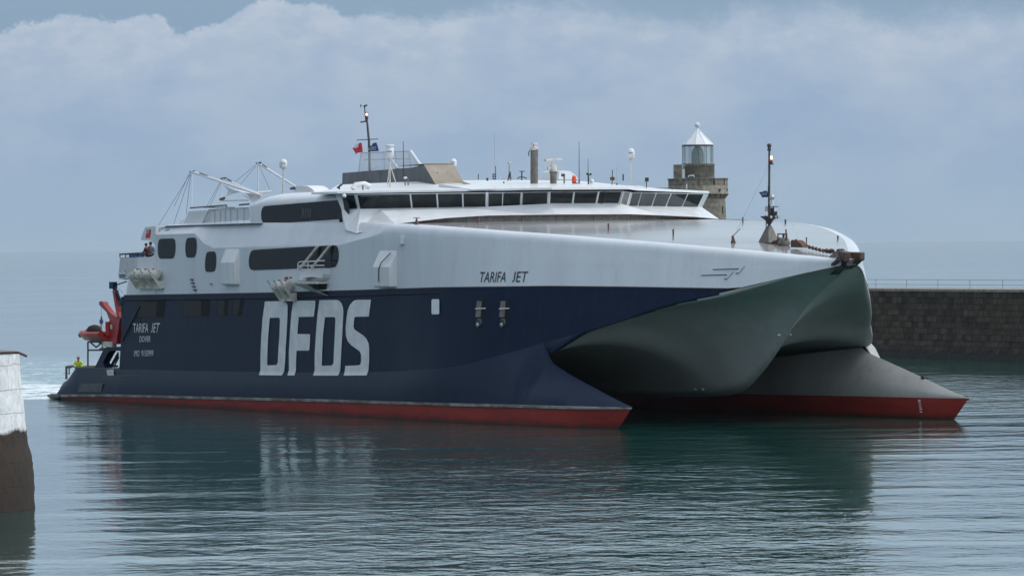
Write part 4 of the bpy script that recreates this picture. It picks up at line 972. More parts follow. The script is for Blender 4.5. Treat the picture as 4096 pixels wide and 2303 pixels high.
# anchor chain (its own thing)
def chain(pts,name,label,r=.028,ln=.26):
    P=[Vector(p) for p in pts]; mb=MB(); d=0; k=0
    segs=[(P[i],P[i+1]) for i in range(len(P)-1)]; tot=sum((b-a).length for a,b in segs); pos=0
    while pos<tot:
        q=pos
        for a,b in segs:
            L=(b-a).length
            if q<=L: c=a.lerp(b,q/L); dr=(b-a).normalized(); break
            q-=L
        sd_=dr.cross(Vector((0,0,1))).normalized(); upv=sd_.cross(dr)
        w=(sd_ if k%2 else upv); ring=[]
        for i in range(10):
            t=2*PI*i/10; ring.append(c+dr*ln*.5*math.cos(t)+w*ln*.32*math.sin(t))
        mb.tube(ring+[ring[0]],r,5,cap=False); pos+=ln*.72; k+=1
    o=mb.build(name,'rust'); tag(o,label,'chain'); return o
z1=lambda q,h:q+Vector((0,0,h))
chain([Fm(765,862),Fm(800,855),Fm(845,880),Fm(900,905),Fm(960,922),Fm(1020,938),Fm(1065,945),Fm(1110,950),Fm(1150,955)],'anchor_chain','rusty anchor chain lying along the foredeck from the windlass to the bow anchor',.032,.27)
# bow roller housing and anchor
def H(x,y,Y=0): return onY(*ch(x,y),Y)
mb=MB(); mb.prism([H(1130,650,-.55),H(1230,562,-.55),H(1330,565,-.55),H(1300,640,-.55),H(1245,672,-.55)],(0,.5,0)); part(mb,'anchor_roller_base','steel')
an=empty('bow_anchor',(91.3,0,7.9)); tag(an,'brown bow anchor hanging on its roller at the tip of the centre bow','anchor')
a=H(1290,630); b=H(1430,560); 
mb=MB(); mb.box(H(1360,632,-.45),(.9,.4,.56),-.15,tilt=(.10,'Y')); o=mb.build('anchor_crown','brown',an); o.modifiers.new('b','BEVEL').width=.06
mb=MB(); mb.box(H(1540,632,.35),(.95,.42,.46),.3,tilt=(.02,'Y')); o=mb.build('anchor_shank_block','brown',an); o.modifiers.new('b','BEVEL').width=.06
mb=MB(); mb.prism([H(1435,600,0),H(1470,700,0),H(1560,690,0),H(1450,790,0),H(1410,780,0),H(1395,700,0)],(0,.35,0)); mb.build('anchor_fluke','brown',an)
mb=MB(); mb.prism([H(1270,625,-.5),H(1390,700,-.5),H(1400,770,-.5),H(1330,820,-.5),H(1310,740,-.5),H(1280,700,-.5)],(0,.6,0)); mb.prism([H(1310,760,-.7),H(1340,800,-.7),H(1240,900,-.7),H(1150,900,-.7),H(1215,850,-.7)],(0,.18,0)); mb.prism([H(1280,640,-.9),H(1290,700,-.9),H(1200,765,-.9),H(1130,790,-.9),H(1180,735,-.9)],(0,.15,0)); mb.build('anchor_fluke','black',an)
mb=MB(); 
for x,y in((1290,562),(1330,560),(1180,560),(1140,575),(1110,560)): mb.lathe(H(x,y+12,-.2),[(0,0),(.14,.02),(.16,.14),(0,.2)],7)
part(mb,'roller_bolts','rust')

# --- stern: platform, strut, davit, rescue boat
SY=-12.6
def B_(x,y,Y=SY): return onY(*cb(x,y),Y)
mb=MB(); A=[B_(*p) for p in((515,1062),(620,855),(650,832),(800,826),(800,868),(690,872),(680,900),(612,1010),(618,1055))]
A2=[B_(*p,-12.95) for p in((515,1075),(622,855),(650,832),(860,826),(860,868),(690,876),(668,905),(612,1010),(640,1075))]
mb.prism(A2,(0,.5,0)); part(mb,'stern_strut','navy')
mb=MB(); mb.span((B_(620,850).x,-12.9,B_(620,850).z-.1),(17,-8.6,B_(620,850).z+.05)); part(mb,'boat_deck','dark')
mb=MB()
for p,q in(((440,1058),(440,772)),((608,850),(608,772)),((440,772),(700,775)),((445,868),(605,868)),((470,780),(535,835)),((535,835),(590,792)),((590,792),(560,775)),((620,820),(670,785)),((700,1052),(790,895)),((720,1052),(792,920)),((745,1052),(795,950)),((640,1055),(780,1055)),((676,1050),(676,900))):
    mb.tube([B_(*p,-12.3),B_(*q,-12.3)],.06 if q[1]!=900 else .015,5)
part(mb,'boat_gantry','dark')
mb=MB(); mb.tube([B_(188,1060),B_(270,1050),B_(295,1070),B_(520,1068)],.07,6); mb.tube([B_(190,1060),B_(190,1205)],.09,6); mb.tube([B_(222,1070),B_(222,1150)],.05,5); mb.tube([B_(205,1072),B_(245,1070)],.05,5); mb.tube([B_(190,1060),(B_(190,1060).x,-8.8,B_(190,1060).z)],.06,5); part(mb,'stern_rail','steel')
mb=MB(); p=B_(640,1090); 
patch(mb,[[cb(655,1095),cb(735,1088),cb(742,1240),cb(662,1242),cb(665,1170)]],lambda a,b:onY(a,b,-13.12)); part(mb,'stern_cutout','cream')
mb=MB(); patch(mb,[[cb(620,1240),cb(640,1165),cb(660,1165),cb(662,1242)]],lambda a,b:onY(a,b,-13.13)); part(mb,'stern_cutout','steel')
mb=MB(); patch(mb,[[cb(745,1180),cb(800,1060),cb(800,1150),cb(770,1225)]],lambda a,b:onY(a,b,-13.12)); part(mb,'hull_break','black')
mb=MB(); patch(mb,[[cb(360,1255),cb(615,1250),cb(590,1355),cb(320,1348)]],lambda a,b:side(a,b,.05) if False else onY(a,b,-13.36)); part(mb,'repaired_plate','dark')
mb=MB(); mb.tube([onY(*cb(1035,370),-13.06),onY(*cb(935,560),-13.06),onY(*cb(835,760),-13.06)],.045,5); part(mb,'side_rope','black')
mb=MB(); mb.tube([side(*cb(790,1172),.05),side(*cb(1075,1172),.05)],.05,5); part(mb,'tread_bar','black')
# blue stay arm above
mb=MB(); mb.tube([B_(732,115),B_(825,330)],.16,8,r2=.12); mb.box(B_(732,118),(.7,.3,.45)); mb.tube([B_(760,118),B_(888,74)],.045,5); mb.tube([B_(765,125),B_(848,210)],.012,4); mb.box(B_(838,325),(.5,.3,.4)); part(mb,'davit_brace','navy')
# crane
cr=empty('rescue_boat_davit',B_(740,800)); tag(cr,'red davit crane standing at the stern and holding the rescue boat','crane')
mb=MB(); mb.prism([B_(*p,-12.9) for p in((680,540),(700,500),(810,500),(800,560),(790,640),(765,800),(720,800),(725,770),(670,760))],(0,.7,0)); mb.build('davit_post','craner',cr)
mb=MB(); mb.prism([B_(*p,-12.8) for p in((568,310),(590,302),(615,312),(622,340),(690,430),(770,490),(760,520),(705,535),(680,500),(655,430),(570,345))],(0,.35,0)); mb.build('davit_jib','craner',cr)
mb=MB(); mb.prism([B_(*p,-12.75) for p in((722,180),(745,175),(760,260),(790,430),(812,495),(778,495),(755,380),(735,260))],(0,.3,0)); mb.build('davit_ram','craner',cr)
mb=MB(); mb.tube([B_(670,540,-12.95),B_(672,700,-12.95)],.18,8); mb.build('davit_winch','orange',cr)
mb=MB(); mb.box(B_(710,600,-13.0),(.12,.1,.3)); mb.build('control_box','cream',cr)
mb=MB(); mb.box(B_(690,800,-12.9),(1.1,.4,.35),.2); mb.build('davit_foot','cream',cr)
bt=empty('rescue_boat',B_(540,765)); tag(bt,'orange inflatable rescue boat hanging from the red stern davit','boat')
# hull of rescue boat: loft along x
pA=B_(352,690); pB=B_(720,700); L=pB.x-pA.x
tz=B_(500,650).z; bz=B_(560,770).z
mb=MB(); rows=[]
for i in range(13):
    t=i/12; x=pA.x+L*t; w_=1.0*min(1,(t/.6+.01)**.6); zb=bz+(tz-bz)*.55*max(0,1-t/.28)**1.5; kz=tz-.25
    rows.append([(x,-12.4-w_,kz-.05),(x,-12.4-w_*.8,kz-.35*(1-.3*(t<.2))),(x,-12.4-w_*.4,(zb+kz)/2-.15),(x,-12.4,zb),(x,-12.4+w_*.4,(zb+kz)/2-.15),(x,-12.4+w_*.8,kz-.35),(x,-12.4+w_,kz-.05)])
mb.loft(rows); mb.add(rows[-1],[tuple(range(7))]); mb.build('boat_hull','orange',bt)
mb=MB(); tp=[]
for i in range(13):
    t=i/12; tp.append((pA.x+.12+L*t*.97,-12.4-1.0*min(1,(t/.6+.01)**.6),tz-.16-.05*math.sin(t*PI)))
tq=[(a,-24.8-b,c) for a,b,c in tp]; mb.tube(tp[::-1]+tq,.2,10); mb.build('inflatable_tube','orange',bt)
mb=MB(); p=B_(515,645,-12.4); mb.lathe((p.x,p.y,p.z-.1),[(.55,0),(.55,.2),(.4,.4),(.15,.5),(0,.52)],14); mb.build('engine_cover','cdark',bt)
mb=MB(); mb.tube([B_(415,640,-12.2),B_(470,645,-12.2)],.05,5); mb.tube([B_(348,690),B_(356,700)],.15,6); mb.build('boat_fittings','black',bt)
mb=MB(); top=B_(597,560,-12.4)
for q in((560,620),(640,615),(592,640),(605,640)): mb.tube([top,B_(*q,-12.4)],.03,4)
mb.build('lifting_sling','chrome',bt)
mb=MB(); mb.tube([B_(597,560,-12.4),B_(594,515,-12.4)],.14,8); mb.tube([B_(595,515,-12.4),B_(596,480,-12.4)],.06,6); mb.tube([B_(597,480,-12.4),B_(595,340,-12.4)],.012,4); mb.build('hoist_block','blueprint',bt)

# ------------------------------------------------------------------ flags
def flag(name,pix,fn,label,m,group=None):
    """pix: quad corners tl,tr,br,bl; rippled cloth with thickness"""
    tl,tr,br,bl=[fn(*p) for p in pix]; mb=MB(); rows=[]; N=10
    nrm=(tr-tl).cross(bl-tl).normalized()
    for j in range(7):
        r=[]
        for i in range(N+1):
            u,v=i/N,j/6; p=tl.lerp(tr,u).lerp(bl.lerp(br,u),v); p=p+nrm*(.12*math.sin(u*6+v*1.5)); r.append(p)
        rows.append(r)
    mb.loft(rows); e=mb.build(name,m); e.modifiers.new('s','SOLIDIFY').thickness=.01
    tag(e,label,'flag',group); return e,(tl,tr,br,bl,nrm)
e,_=flag('ensign_flag',[c3(475,415),c3(475,415),c3(470,505),c3(405,528)] and [c3(385,462),c3(478,412),c3(470,505),c3(405,528)],mp,'red ensign flag flying from the yard of the tall main mast','ensign') if False else flag('ensign_flag',[(385,465),(478,410),(470,503),(404,528)],mp,'red ensign flag flying from the yard of the tall main mast','ensign')
mb=MB(); mb.add([mp(432,440)+Vector((0,-.2,0)),mp(473,418)+Vector((0,-.2,0)),mp(470,455)+Vector((0,-.2,0)),mp(440,468)+Vector((0,-.2,0))],[(0,1,2,3)]); mb.build('flag_canton','flagw',e)
e1,q1=flag('company_flag',[(532,450),(622,410),(625,494),(522,500)],mp,'blue flag with white letters on the yard of the tall main mast','flagb')
e2,q2=flag('company_flag',[(487,452),(558,440),(558,493),(500,498)],lambda x,y:Fm(x,y,-.1),'small blue flag with white letters on the bow mast','flagb')
def flagtext(e,q,fn,bl,br,tl,tr):
    Y0=-4.2 if fn else -.3
    def sf(a,b): return onY(a,b,Y0)
    text3d('flag_lettering','DFDS','flagw',quadfn(bl,br,tl,tr,sf),e)
flagtext(e1,q1,mp,c3(606,480),c3(536,487),c3(608,448),c3(540,460))
flagtext(e2,q2,None,c6(552,475),c6(511,478),c6(552,458),c6(511,461))
# ------------------------------------------------------------------ people
def skinned(name,vs,es,rad,m,parent,sub=1):
    o=Vector(vs[0]); me=bpy.data.meshes.new(name); me.from_pydata([Vector(v)-o for v in vs],es,[]); me.materials.append(M[m])
    ob=bpy.data.objects.new(name,me); COL.objects.link(ob); ob.parent=parent; ob.location=o-ORG[parent]; ORG[ob]=o
    sk=ob.modifiers.new('skin','SKIN'); sk.use_smooth_shade=True
    if not me.skin_vertices: me.attributes and None
    lay=me.skin_vertices[0]
    for i,r in enumerate(rad): lay.data[i].radius=(r,r) if not isinstance(r,tuple) else r
    lay.data[0].use_root=True
    ob.modifiers.new('sub','SUBSURF').levels=sub; ob.modifiers['sub'].render_levels=sub
    return ob
def person(base,face,label,jm,tm,hm,arms,lean=0.,h=1.75):
    """base: feet; face: heading; arms: list of two (elbow, hand) offsets in body axes (fwd, left, up from ground)"""
    e=empty('person',base); tag(e,label,'person')
    fx,fy=math.cos(face),math.sin(face); B=Vector(base); k=h/1.75
    def P(f,l,u): 
        f=f+lean*max(0,u-.95); return B+Vector((fx*f-fy*l,fy*f+fx*l,u))*1.0 if k==1 else B+Vector((fx*f-fy*l,fy*f+fx*l,u))*k
    joints=dict(pel=P(0,0,.96),wa=P(.01,0,1.1),ch=P(.02,0,1.3),nk=P(.01,0,1.47),hb=P(.02,0,1.56),ht=P(.03,0,1.68),
      lh=P(0,.1,.9),lk=P(.02,.11,.5),la=P(-.01,.12,.08),lt=P(.16,.13,.04),rh=P(0,-.1,.9),rk=P(.02,-.11,.5),ra=P(-.01,-.12,.08),rt=P(.16,-.13,.04),
      ls=P(0,.19,1.41),le=P(*arms[0][0]),lw=P(*arms[0][1]),rs=P(0,-.19,1.41),re=P(*arms[1][0]),rw=P(*arms[1][1]))
    ks=list(joints); idx={a:i for i,a in enumerate(ks)}
    ed=[('pel','wa'),('wa','ch'),('ch','nk'),('nk','hb'),('hb','ht'),('pel','lh'),('lh','lk'),('lk','la'),('la','lt'),('pel','rh'),('rh','rk'),('rk','ra'),('ra','rt'),('ch','ls'),('ls','le'),('le','lw'),('ch','rs'),('rs','re'),('re','rw')]
    R_=dict(pel=.13,wa=.12,ch=.13,nk=.055,hb=.085,ht=.08,lh=.09,lk=.058,la=.04,lt=.04,rh=.09,rk=.058,ra=.04,rt=.04,ls=.06,le=.042,lw=.03,rs=.06,re=.042,rw=.03)
    vs=[joints[a] for a in ks]; rad=[R_[a] for a in ks]; es=[(idx[a],idx[b]) for a,b in ed]
    for sd_ in('l','r'):     # hands: palm, five fingers
        w_=joints[sd_+'w']; d=(w_-joints[sd_+'e']).normalized(); s2=d.cross(Vector((0,0,1)))
        if s2.length<.1: s2=Vector((fy,-fx,0))
        s2.normalize(); pm=len(vs); vs.append(w_+d*.07); rad.append(.028); es.append((idx[sd_+'w'],pm))
        for q in range(4):
            a=len(vs); vs.append(w_+d*.12+s2*(q-1.5)*.02); rad.append(.009); es.append((pm,a))
            b=len(vs); vs.append(w_+d*(.15+.01*(q in(1,2)))+s2*(q-1.5)*.021+Vector((0,0,-.015))); rad.append(.008); es.append((a,b))
        a=len(vs); vs.append(w_+d*.08+s2*.05); rad.append(.009); es.append((pm,a))
    body=skinned('body',vs,es,[r*k for r in rad],'skin',e)
    def sub(names,edges,rr,nm,m):
        ii={a:i for i,a in enumerate(names)}
        return skinned(nm,[joints[a] for a in names],[(ii[a],ii[b]) for a,b in edges],[rr[a]*k for a in names],m,e)
    sub(['pel','wa','ch','ls','le','lw','rs','re','rw'],[('pel','wa'),('wa','ch'),('ch','ls'),('ls','le'),('le','lw'),('ch','rs'),('rs','re'),('re','rw')],dict(pel=.17,wa=.165,ch=.175,ls=.09,le=.065,lw=.05,rs=.09,re=.065,rw=.05),'jacket',jm)
    sub(['pel','lh','lk','la','rh','rk','ra'],[('pel','lh'),('lh','lk'),('lk','la'),('pel','rh'),('rh','rk'),('rk','ra')],dict(pel=.155,lh=.11,lk=.078,la=.065,rh=.11,rk=.078,ra=.065),'trousers',tm)
    hp_=joints['ht']; mb=MB(); mb.lathe(hp_+Vector((-fx*.02,-fy*.02,-.03*k)),[(.105*k,-.04*k),(.112*k,.02*k),(.09*k,.08*k),(.05*k,.115*k),(0,.125*k)],12); mb.build('helmet' if hm=='helmet' else 'hair',hm,e)
    mb=MB(); fp=joints['hb'].lerp(joints['ht'],.45)+Vector((fx,fy,0))*.095*k; rt=Vector((-fy,fx,0))
    for s3 in(-1,1): mb.lathe(fp+rt*.032*s3+Vector((0,0,.012)),[(0,-.009),(.009,0),(0,.009)],6)
    mb.build('eyes','black',e)
    mb=MB(); mb.prism([fp+rt*.012+Vector((0,0,-.02)),fp-rt*.012+Vector((0,0,-.02)),fp+Vector((0,0,.012))],Vector((fx,fy,-.3))*.02); mb.build('nose','skin',e)
    return e
q=B_(330,1062,-11.9)
person((q.x,q.y,q.z-1.05),-.4,'person in yellow hi-vis jacket and pink helmet standing at the stern rail','hivis','cdark','helmet',[((.12,.3,1.15),(.3,.22,1.06)),((.12,-.3,1.15),(.3,-.18,1.05))],lean=.25)
q=onY(*ce(685,710),-12.3)
person((q.x,q.y,8.92),-2.6,'shorter person in dark maroon top leaning on the stern balcony rail','cmar','cdark','hair',[((.15,.26,1.12),(.34,.2,1.1)),((.15,-.26,1.12),(.34,-.16,1.1))],lean=.2,h=1.6)
q=onY(*ce(745,710),-12.0)
person((q.x,q.y,8.80),-.9,'taller person in blue grey top standing at the round end of the stern balcony','cblue','cdark','hair',[((.05,.3,1.15),(.22,.2,1.02)),((.05,-.3,1.15),(.22,-.16,1.02))],lean=.05,h=1.8)

# roof orange float: a thing lashed on deck -> life buoy light
p=X(c4(940,628)); fl=empty('distress_beacon',p); tag(fl,'orange distress float standing upright on the bridge roof between radar and aerial','float')
mb=MB(); mb.lathe(p,[(0,0),(.13,0),(.14,.08),(.14,.28),(.11,.40),(.05,.45),(0,.46)],14); mb.build('float_body','lifeo',fl)
mb=MB(); mb.box(p+Vector((0,.06,-.04)),(.2,.32,.08)); mb.build('float_bracket','black',fl)

# ------------------------------------------------------------------ lighthouse
LC=onD((2500+775/2.6329)/V,600,495); LX,LYy=LC.x,LC.y
lh=empty('lighthouse',(LX,LYy,0)); tag(lh,'round granite lighthouse tower with white conical roof behind the ferry','lighthouse')
cvt=lambda y:10.3+(963-(450+y/2.6329))*495/FPX
uvc=lambda R_:(lambda co,p:((math.atan2(p.center.y,p.center.x) if False else math.atan2(co.y-LYy,co.x-LX))*R_,co.z))
mb=MB(); mb.lathe((LX,LYy,0),[(3.05,0),(2.72,cvt(1110)-5),(2.61,cvt(1110)),(2.54,cvt(905))],48); mb.build('tower_shaft','tower',lh,uv=uvc(2.6))
mb=MB()
for k in range(26):
    a=2*PI*k/26; c=Vector((LX+2.58*math.cos(a),LYy+2.58*math.sin(a),0)); z0,z1_=cvt(905),cvt(866)
    t=Vector((-math.sin(a),math.cos(a),0))*.13; o_=Vector((math.cos(a),math.sin(a),0))
    mb.prism([c-o_*.2-t+Vector((0,0,z0-.05)),c+o_*.02-t+Vector((0,0,z0)),c+o_*.27-t+Vector((0,0,z1_)),c-o_*.2-t+Vector((0,0,z1_))],t*2)
mb.lathe((LX,LYy,0),[(2.50,cvt(905)),(2.585,cvt(905)),(2.585,cvt(866)),(2.5,cvt(866))],40); mb.build('corbel_band','tower',lh,uv=uvc(2.6))
mb=MB(); zp0,zp1=cvt(866),cvt(768); zt=cvt(695)
mb.lathe((LX,LYy,0),[(2.5,zp0),(2.86,zp0),(2.86,zp0+.1),(2.80,zp0+.12),(2.80,zp1),(2.4,zp1)],48); mb.build('gallery_wall','tower',lh,uv=uvc(2.8))
va=math.atan2(CAM.y-LYy,CAM.x-LX); mb=MB()
slots=[math.asin(max(-1,min(1,(x-775)*.00892/2.8))) for x in(782,942,1051)]
angs=sorted([va-0+ (s) for s in slots]+[va-s-.0 for s in ()])
ga=[va+s for s in slots]; step=.62; a=min(ga)
ga=sorted(set([round(g,3) for g in ga]+[round(min(ga)-step*i,3) for i in range(1,7)]))
ga=[g for g in ga if g>max(ga)-2*PI+.3]
for i in range(len(ga)):
    a0=ga[i]+.048; a1=(ga[(i+1)%len(ga)]+(2*PI if i==len(ga)-1 else 0))-.048
    n=max(2,int((a1-a0)/.12)); rows=[]
    for j in range(n+1):
        t=a0+(a1-a0)*j/n; cs=Vector((math.cos(t),math.sin(t),0)); b=Vector((LX,LYy,0))
        rows.append([b+cs*2.45+Vector((0,0,zp1)),b+cs*2.8+Vector((0,0,zp1)),b+cs*2.8+Vector((0,0,zt-.12)),b+cs*2.86+Vector((0,0,zt-.1)),b+cs*2.86+Vector((0,0,zt)),b+cs*2.42+Vector((0,0,zt)),b+cs*2.45+Vector((0,0,zp1))])
    mb.loft(rows,smooth=False); mb.add(rows[0],[tuple(range(6))]); mb.add(rows[-1],[tuple(range(6))])
mb.build('parapet','tower',lh,uv=uvc(2.8))
rv=Vector((R.x,R.y,0)); fv=Vector((F.x,F.y,0)); base=Vector((LX,LYy,0))
mb=MB(); mb.lathe((LX,LYy,0),[(0,zp1+.02),(2.5,zp1+.02)],32); mb.lathe((LX,LYy,0),[(1.56,zp1),(1.56,cvt(560)),(1.62,cvt(556)),(1.62,cvt(546)),(0,cvt(545))],40); mb.build('lantern_drum','tower',lh,uv=uvc(1.6))
mb=MB(); c=base-rv*1.75-fv*.5; mb.box((c.x,c.y,(cvt(548)+zp1)/2),(1.1,.95,cvt(548)-zp1),math.atan2(R.y,R.x)); mb.build('stair_turret','tower',lh,uv=lambda co,p:(co.x+co.y,co.z))
mb=MB(); c=base-fv*1.7-rv*1.45; mb.box((c.x,c.y,cvt(650)),(.2,.25,.9)); mb.tube([c+Vector((0,0,cvt(620))),c+Vector((0,0,cvt(545)))+rv*-.05,c+rv*.2+Vector((0,0,cvt(565)))],.04,5); mb.build('wall_fittings','chrome',lh)
c=base-fv*2.9-rv*.72; mb=MB(); mb.tube([c-rv*.26+Vector((0,0,cvt(685))),c-rv*.26+Vector((0,0,cvt(668))),c+rv*.26+Vector((0,0,cvt(668))),c+rv*.26+Vector((0,0,cvt(685)))],.05,5); mb.build('gallery_bracket','white2',lh)
for x,y0,y1,w_ in((1003,808,832,.2),(1080,800,835,.1),(1032,995,1072,.06)):
    s3=math.asin((x-775)*.00892/(2.83 if y1<900 else 2.62)); r_=2.81 if y1<900 else 2.60; a=va+s3; c=base+Vector((math.cos(a),math.sin(a),0))*r_
    mb=MB(); mb.box((c.x,c.y,(cvt(y0)+cvt(y1))/2),(.12,w_,abs(cvt(y0)-cvt(y1))),a); mb.build('tower_slit','black',lh)
zg0,zg1=cvt(545),cvt(345)
gm=mat('lantern_glass',(.55,.68,.70),.04,alpha=.32,var=.02)
M['lglass']=gm
mb=MB(); mb.lathe((LX,LYy,0),[(1.42,zg0),(1.42,zg1)],16,smooth=False); gl=mb.build('lantern_glass','lglass',lh)
mb=MB()
for k in range(12):
    a=2*PI*k/12+.1; c=base+Vector((math.cos(a),math.sin(a),0))*1.44; mb.tube([c+Vector((0,0,zg0)),c+Vector((0,0,zg1))],.028,5)
mb.lathe((LX,LYy,0),[(1.40,zg0),(1.50,zg0),(1.50,zg0+.06),(1.40,zg0+.06)],32); mb.lathe((LX,LYy,0),[(1.40,zg1),(1.50,zg1),(1.50,zg1-.08),(1.40,zg1-.08)],32); mb.build('glazing_bars','steel',lh)
mb=MB(); ze,za=cvt(338),cvt(165); mb.lathe((LX,LYy,0),[(1.40,ze-.06),(1.5,ze-.02),(1.46,ze+.04),(.24,za-.25),(.1,za-.05),(.09,za+.02)],10,smooth=False); mb.build('conical_roof','fabric',lh)
mb=MB()
for k in range(10):
    a=2*PI*k/10; d=Vector((math.cos(a),math.sin(a),0)); mb.tube([base+d*1.47+Vector((0,0,ze+.03)),base+d*.25+Vector((0,0,za-.24))],.025,4)
mb.build('roof_seams','letters',lh)
mb=MB(); rb=.25; zb=cvt(133); mb.lathe((LX,LYy,zb),[(rb*math.cos(t),rb*math.sin(t)) for t in[-PI/2+PI*i/10 for i in range(11)]],16); mb.build('roof_ball','fabric',lh)
mb=MB(); zc0,zc1=cvt(540),cvt(350); hh=zc1-zc0
M['lensg']=mat('fresnel_lens_glass',(.22,.26,.10),.12,spec=.9,var=.5,scale=5,col2=(.03,.035,.02))
mb.lathe((LX,LYy,zc0),[(.5,0),(.52,.25),(.52,hh*.55),(.45,hh*.75),(.3,hh*.9),(.12,hh)],10,smooth=False); lo=mb.build('lighthouse_lens','lensg',lh)
mb=MB()
for k in range(10):
    a=2*PI*k/10; d=Vector((math.cos(a),math.sin(a),0)); mb.tube([base+d*r_+Vector((0,0,zc0+z_)) for r_,z_ in((.52,0),(.54,.25),(.54,hh*.55),(.47,hh*.75),(.32,hh*.9),(.1,hh))],.03,5)
for z_,r_ in((.02,.53),(.5,.54),(hh*.55,.55)): mb.lathe((LX,LYy,zc0+z_),[(r_,0),(r_+.03,.03),(r_,.06)],16)
mb.build('lens_frame','dark',lo)
# ------------------------------------------------------------------ breakwater with railing
def along(px): # point of the wall face above pixel column (4096)
    inv=1/464+(3492-px)*-1.95e-7*1.0
    inv=1/464+(px-3492)*1.95e-7; D=1/inv; d=ray(px/V,1000/V); p=CAM+d*D; return Vector((p.x,p.y,0))
P0=along(2600); P1=along(4095); dirw=(P1-P0).normalized(); P1=P0+dirw*170; P0=P0-dirw*3
nb=Vector((-dirw.y,dirw.x,0)); 
if nb.dot(F)<0: nb=-nb
ZP=5.93; Lw=(P1-P0).length
bw=empty('breakwater',(P0+dirw*60)); tag(bw,'dark granite harbour breakwater with pale coping behind the ferry bow','breakwater')
mb=MB(); rows=[]; NS=240
for i in range(NS+1):
    p=P0+dirw*Lw*i/NS; row=[]
    for z,o_ in((-3,-1.5),(0,-.75),(.5,-.5),(1.4,-.26),(3,-.12),(4.5,-.05),(5.7,0)): row.append(p+nb*(o_+.04*math.sin(i*1.7+z*3)+random.uniform(-.02,.02))+Vector((0,0,z)))
    row.append(p+nb*.0+Vector((0,0,5.7))); row.append(p+nb*6+Vector((0,0,5.7))); row.append(p+nb*6+Vector((0,0,-3))); rows.append(row)
mb.loft(rows,smooth=False); mb.build('stone_wall','pier',bw,uv=lambda co,p:((co-P0).dot(dirw),co.z+ (co-P0).dot(nb)*.0))
mb=MB(); mb.prism([P0-nb*.08+Vector((0,0,5.71)),P0+nb*6.05+Vector((0,0,5.71)),P0+nb*6.05+Vector((0,0,5.95)),P0-nb*.08+Vector((0,0,5.93))],dirw*Lw); mb.build('coping','pcap',bw)
rl=empty('pier_railing',(P0+dirw*60+nb*.6+Vector((0,0,5.94)))); tag(rl,'thin grey metal railing along the top of the dark stone breakwater','railing')
s0=(along(3605)-P0).dot(dirw); s1=(along(3730)-P0).dot(dirw); sp=s1-s0; 
M['railm']=mat('galvanised_rail',(.42,.45,.48),.5,metal=.3)
for z in(.78,.36):
    mb=MB(); mb.tube([P0+nb*.5+Vector((0,0,5.94+z)),P1+nb*.5+Vector((0,0,5.94+z))],.022,5); mb.build('handrail','railm',rl)
s=s0-sp*int(s0/sp)
while s<Lw and s<s0+sp*14:
    if s>s0-sp*3:
        p=P0+dirw*s+nb*.5; mb=MB(); mb.tube([p+Vector((0,0,5.9)),p+Vector((0,0,6.74))],.035,6); mb.lathe(p+Vector((0,0,5.95)),[(.08,0),(.08,.03),(0,.03)],8); mb.build('rail_post','railm',rl)
    s+=sp
# ------------------------------------------------------------------ near left quay head
D0=205.; k0=D0/(FPX/V)
def silx(zz): return pchip([-3,0,1.0,1.85,2.57,3.22,4.14,5.12,6.15],[83,82,80.6,76.5,66.5,62.3,57.6,51.7,47.3])(zz)
ax0=onD(52,1000,D0+4); RQ=7.0
qk=empty('quay_head',onD(-400,1100,D0+4)*1.0); qk.location.z=0; ORG[qk]=Vector(qk.location)
tag(qk,'whitewashed stone quay head with brown weedy foot, nearer than the ferry stern','quay')
cen=ax0-R*RQ; cen.z=0
mb=MB(); rows=[]
zl=[-3,-1,-.3,0,.25,.5,.75,1,1.25,1.5,1.75,2.0,2.2,2.4,2.6,2.8,3.0,3.15,3.3,3.6,3.9,4.2,4.5,4.8,5.1,5.4,5.7,6.0,6.15]
edge={z:((silx(z)-52)*k0) for z in zl}
na=150
for z in zl:
    rr_=RQ+edge[z]; row=[]
    for j in range(na+1):
        a=math.atan2(R.y,R.x)+PI+2*PI*j/na
        wob=(0 if j in(0,na) else .035*math.sin(j*2.3+z*5)+random.uniform(-.025,.025) if z<3.2 else random.uniform(-.012,.012))
        row.append(cen+Vector((math.cos(a)*(rr_+wob),math.sin(a)*(rr_+wob),z)))
    rows.append(row)
mb.loft(rows,smooth=True); mb.build('stone_drum','quayw',qk,uv=lambda co,p:(math.atan2(co.y-cen.y,co.x-cen.x)*RQ,co.z))
mb=MB(); mb.lathe((cen.x,cen.y,6.15),[(0,.1),(RQ-.2,.06),(RQ-.04,.03),(RQ-.04,0),(RQ-.2,-.01)],60); mb.build('quay_capping','steel',qk)
mb=MB(); a=onD(34,886.5,D0-1); mb.tube([onD(0,887,D0-1),onD(46,886,D0-1),onD(58,891,D0-1),onD(68,895.5,D0-1)],.05,5); mb.build('loose_plank','brown',qk)

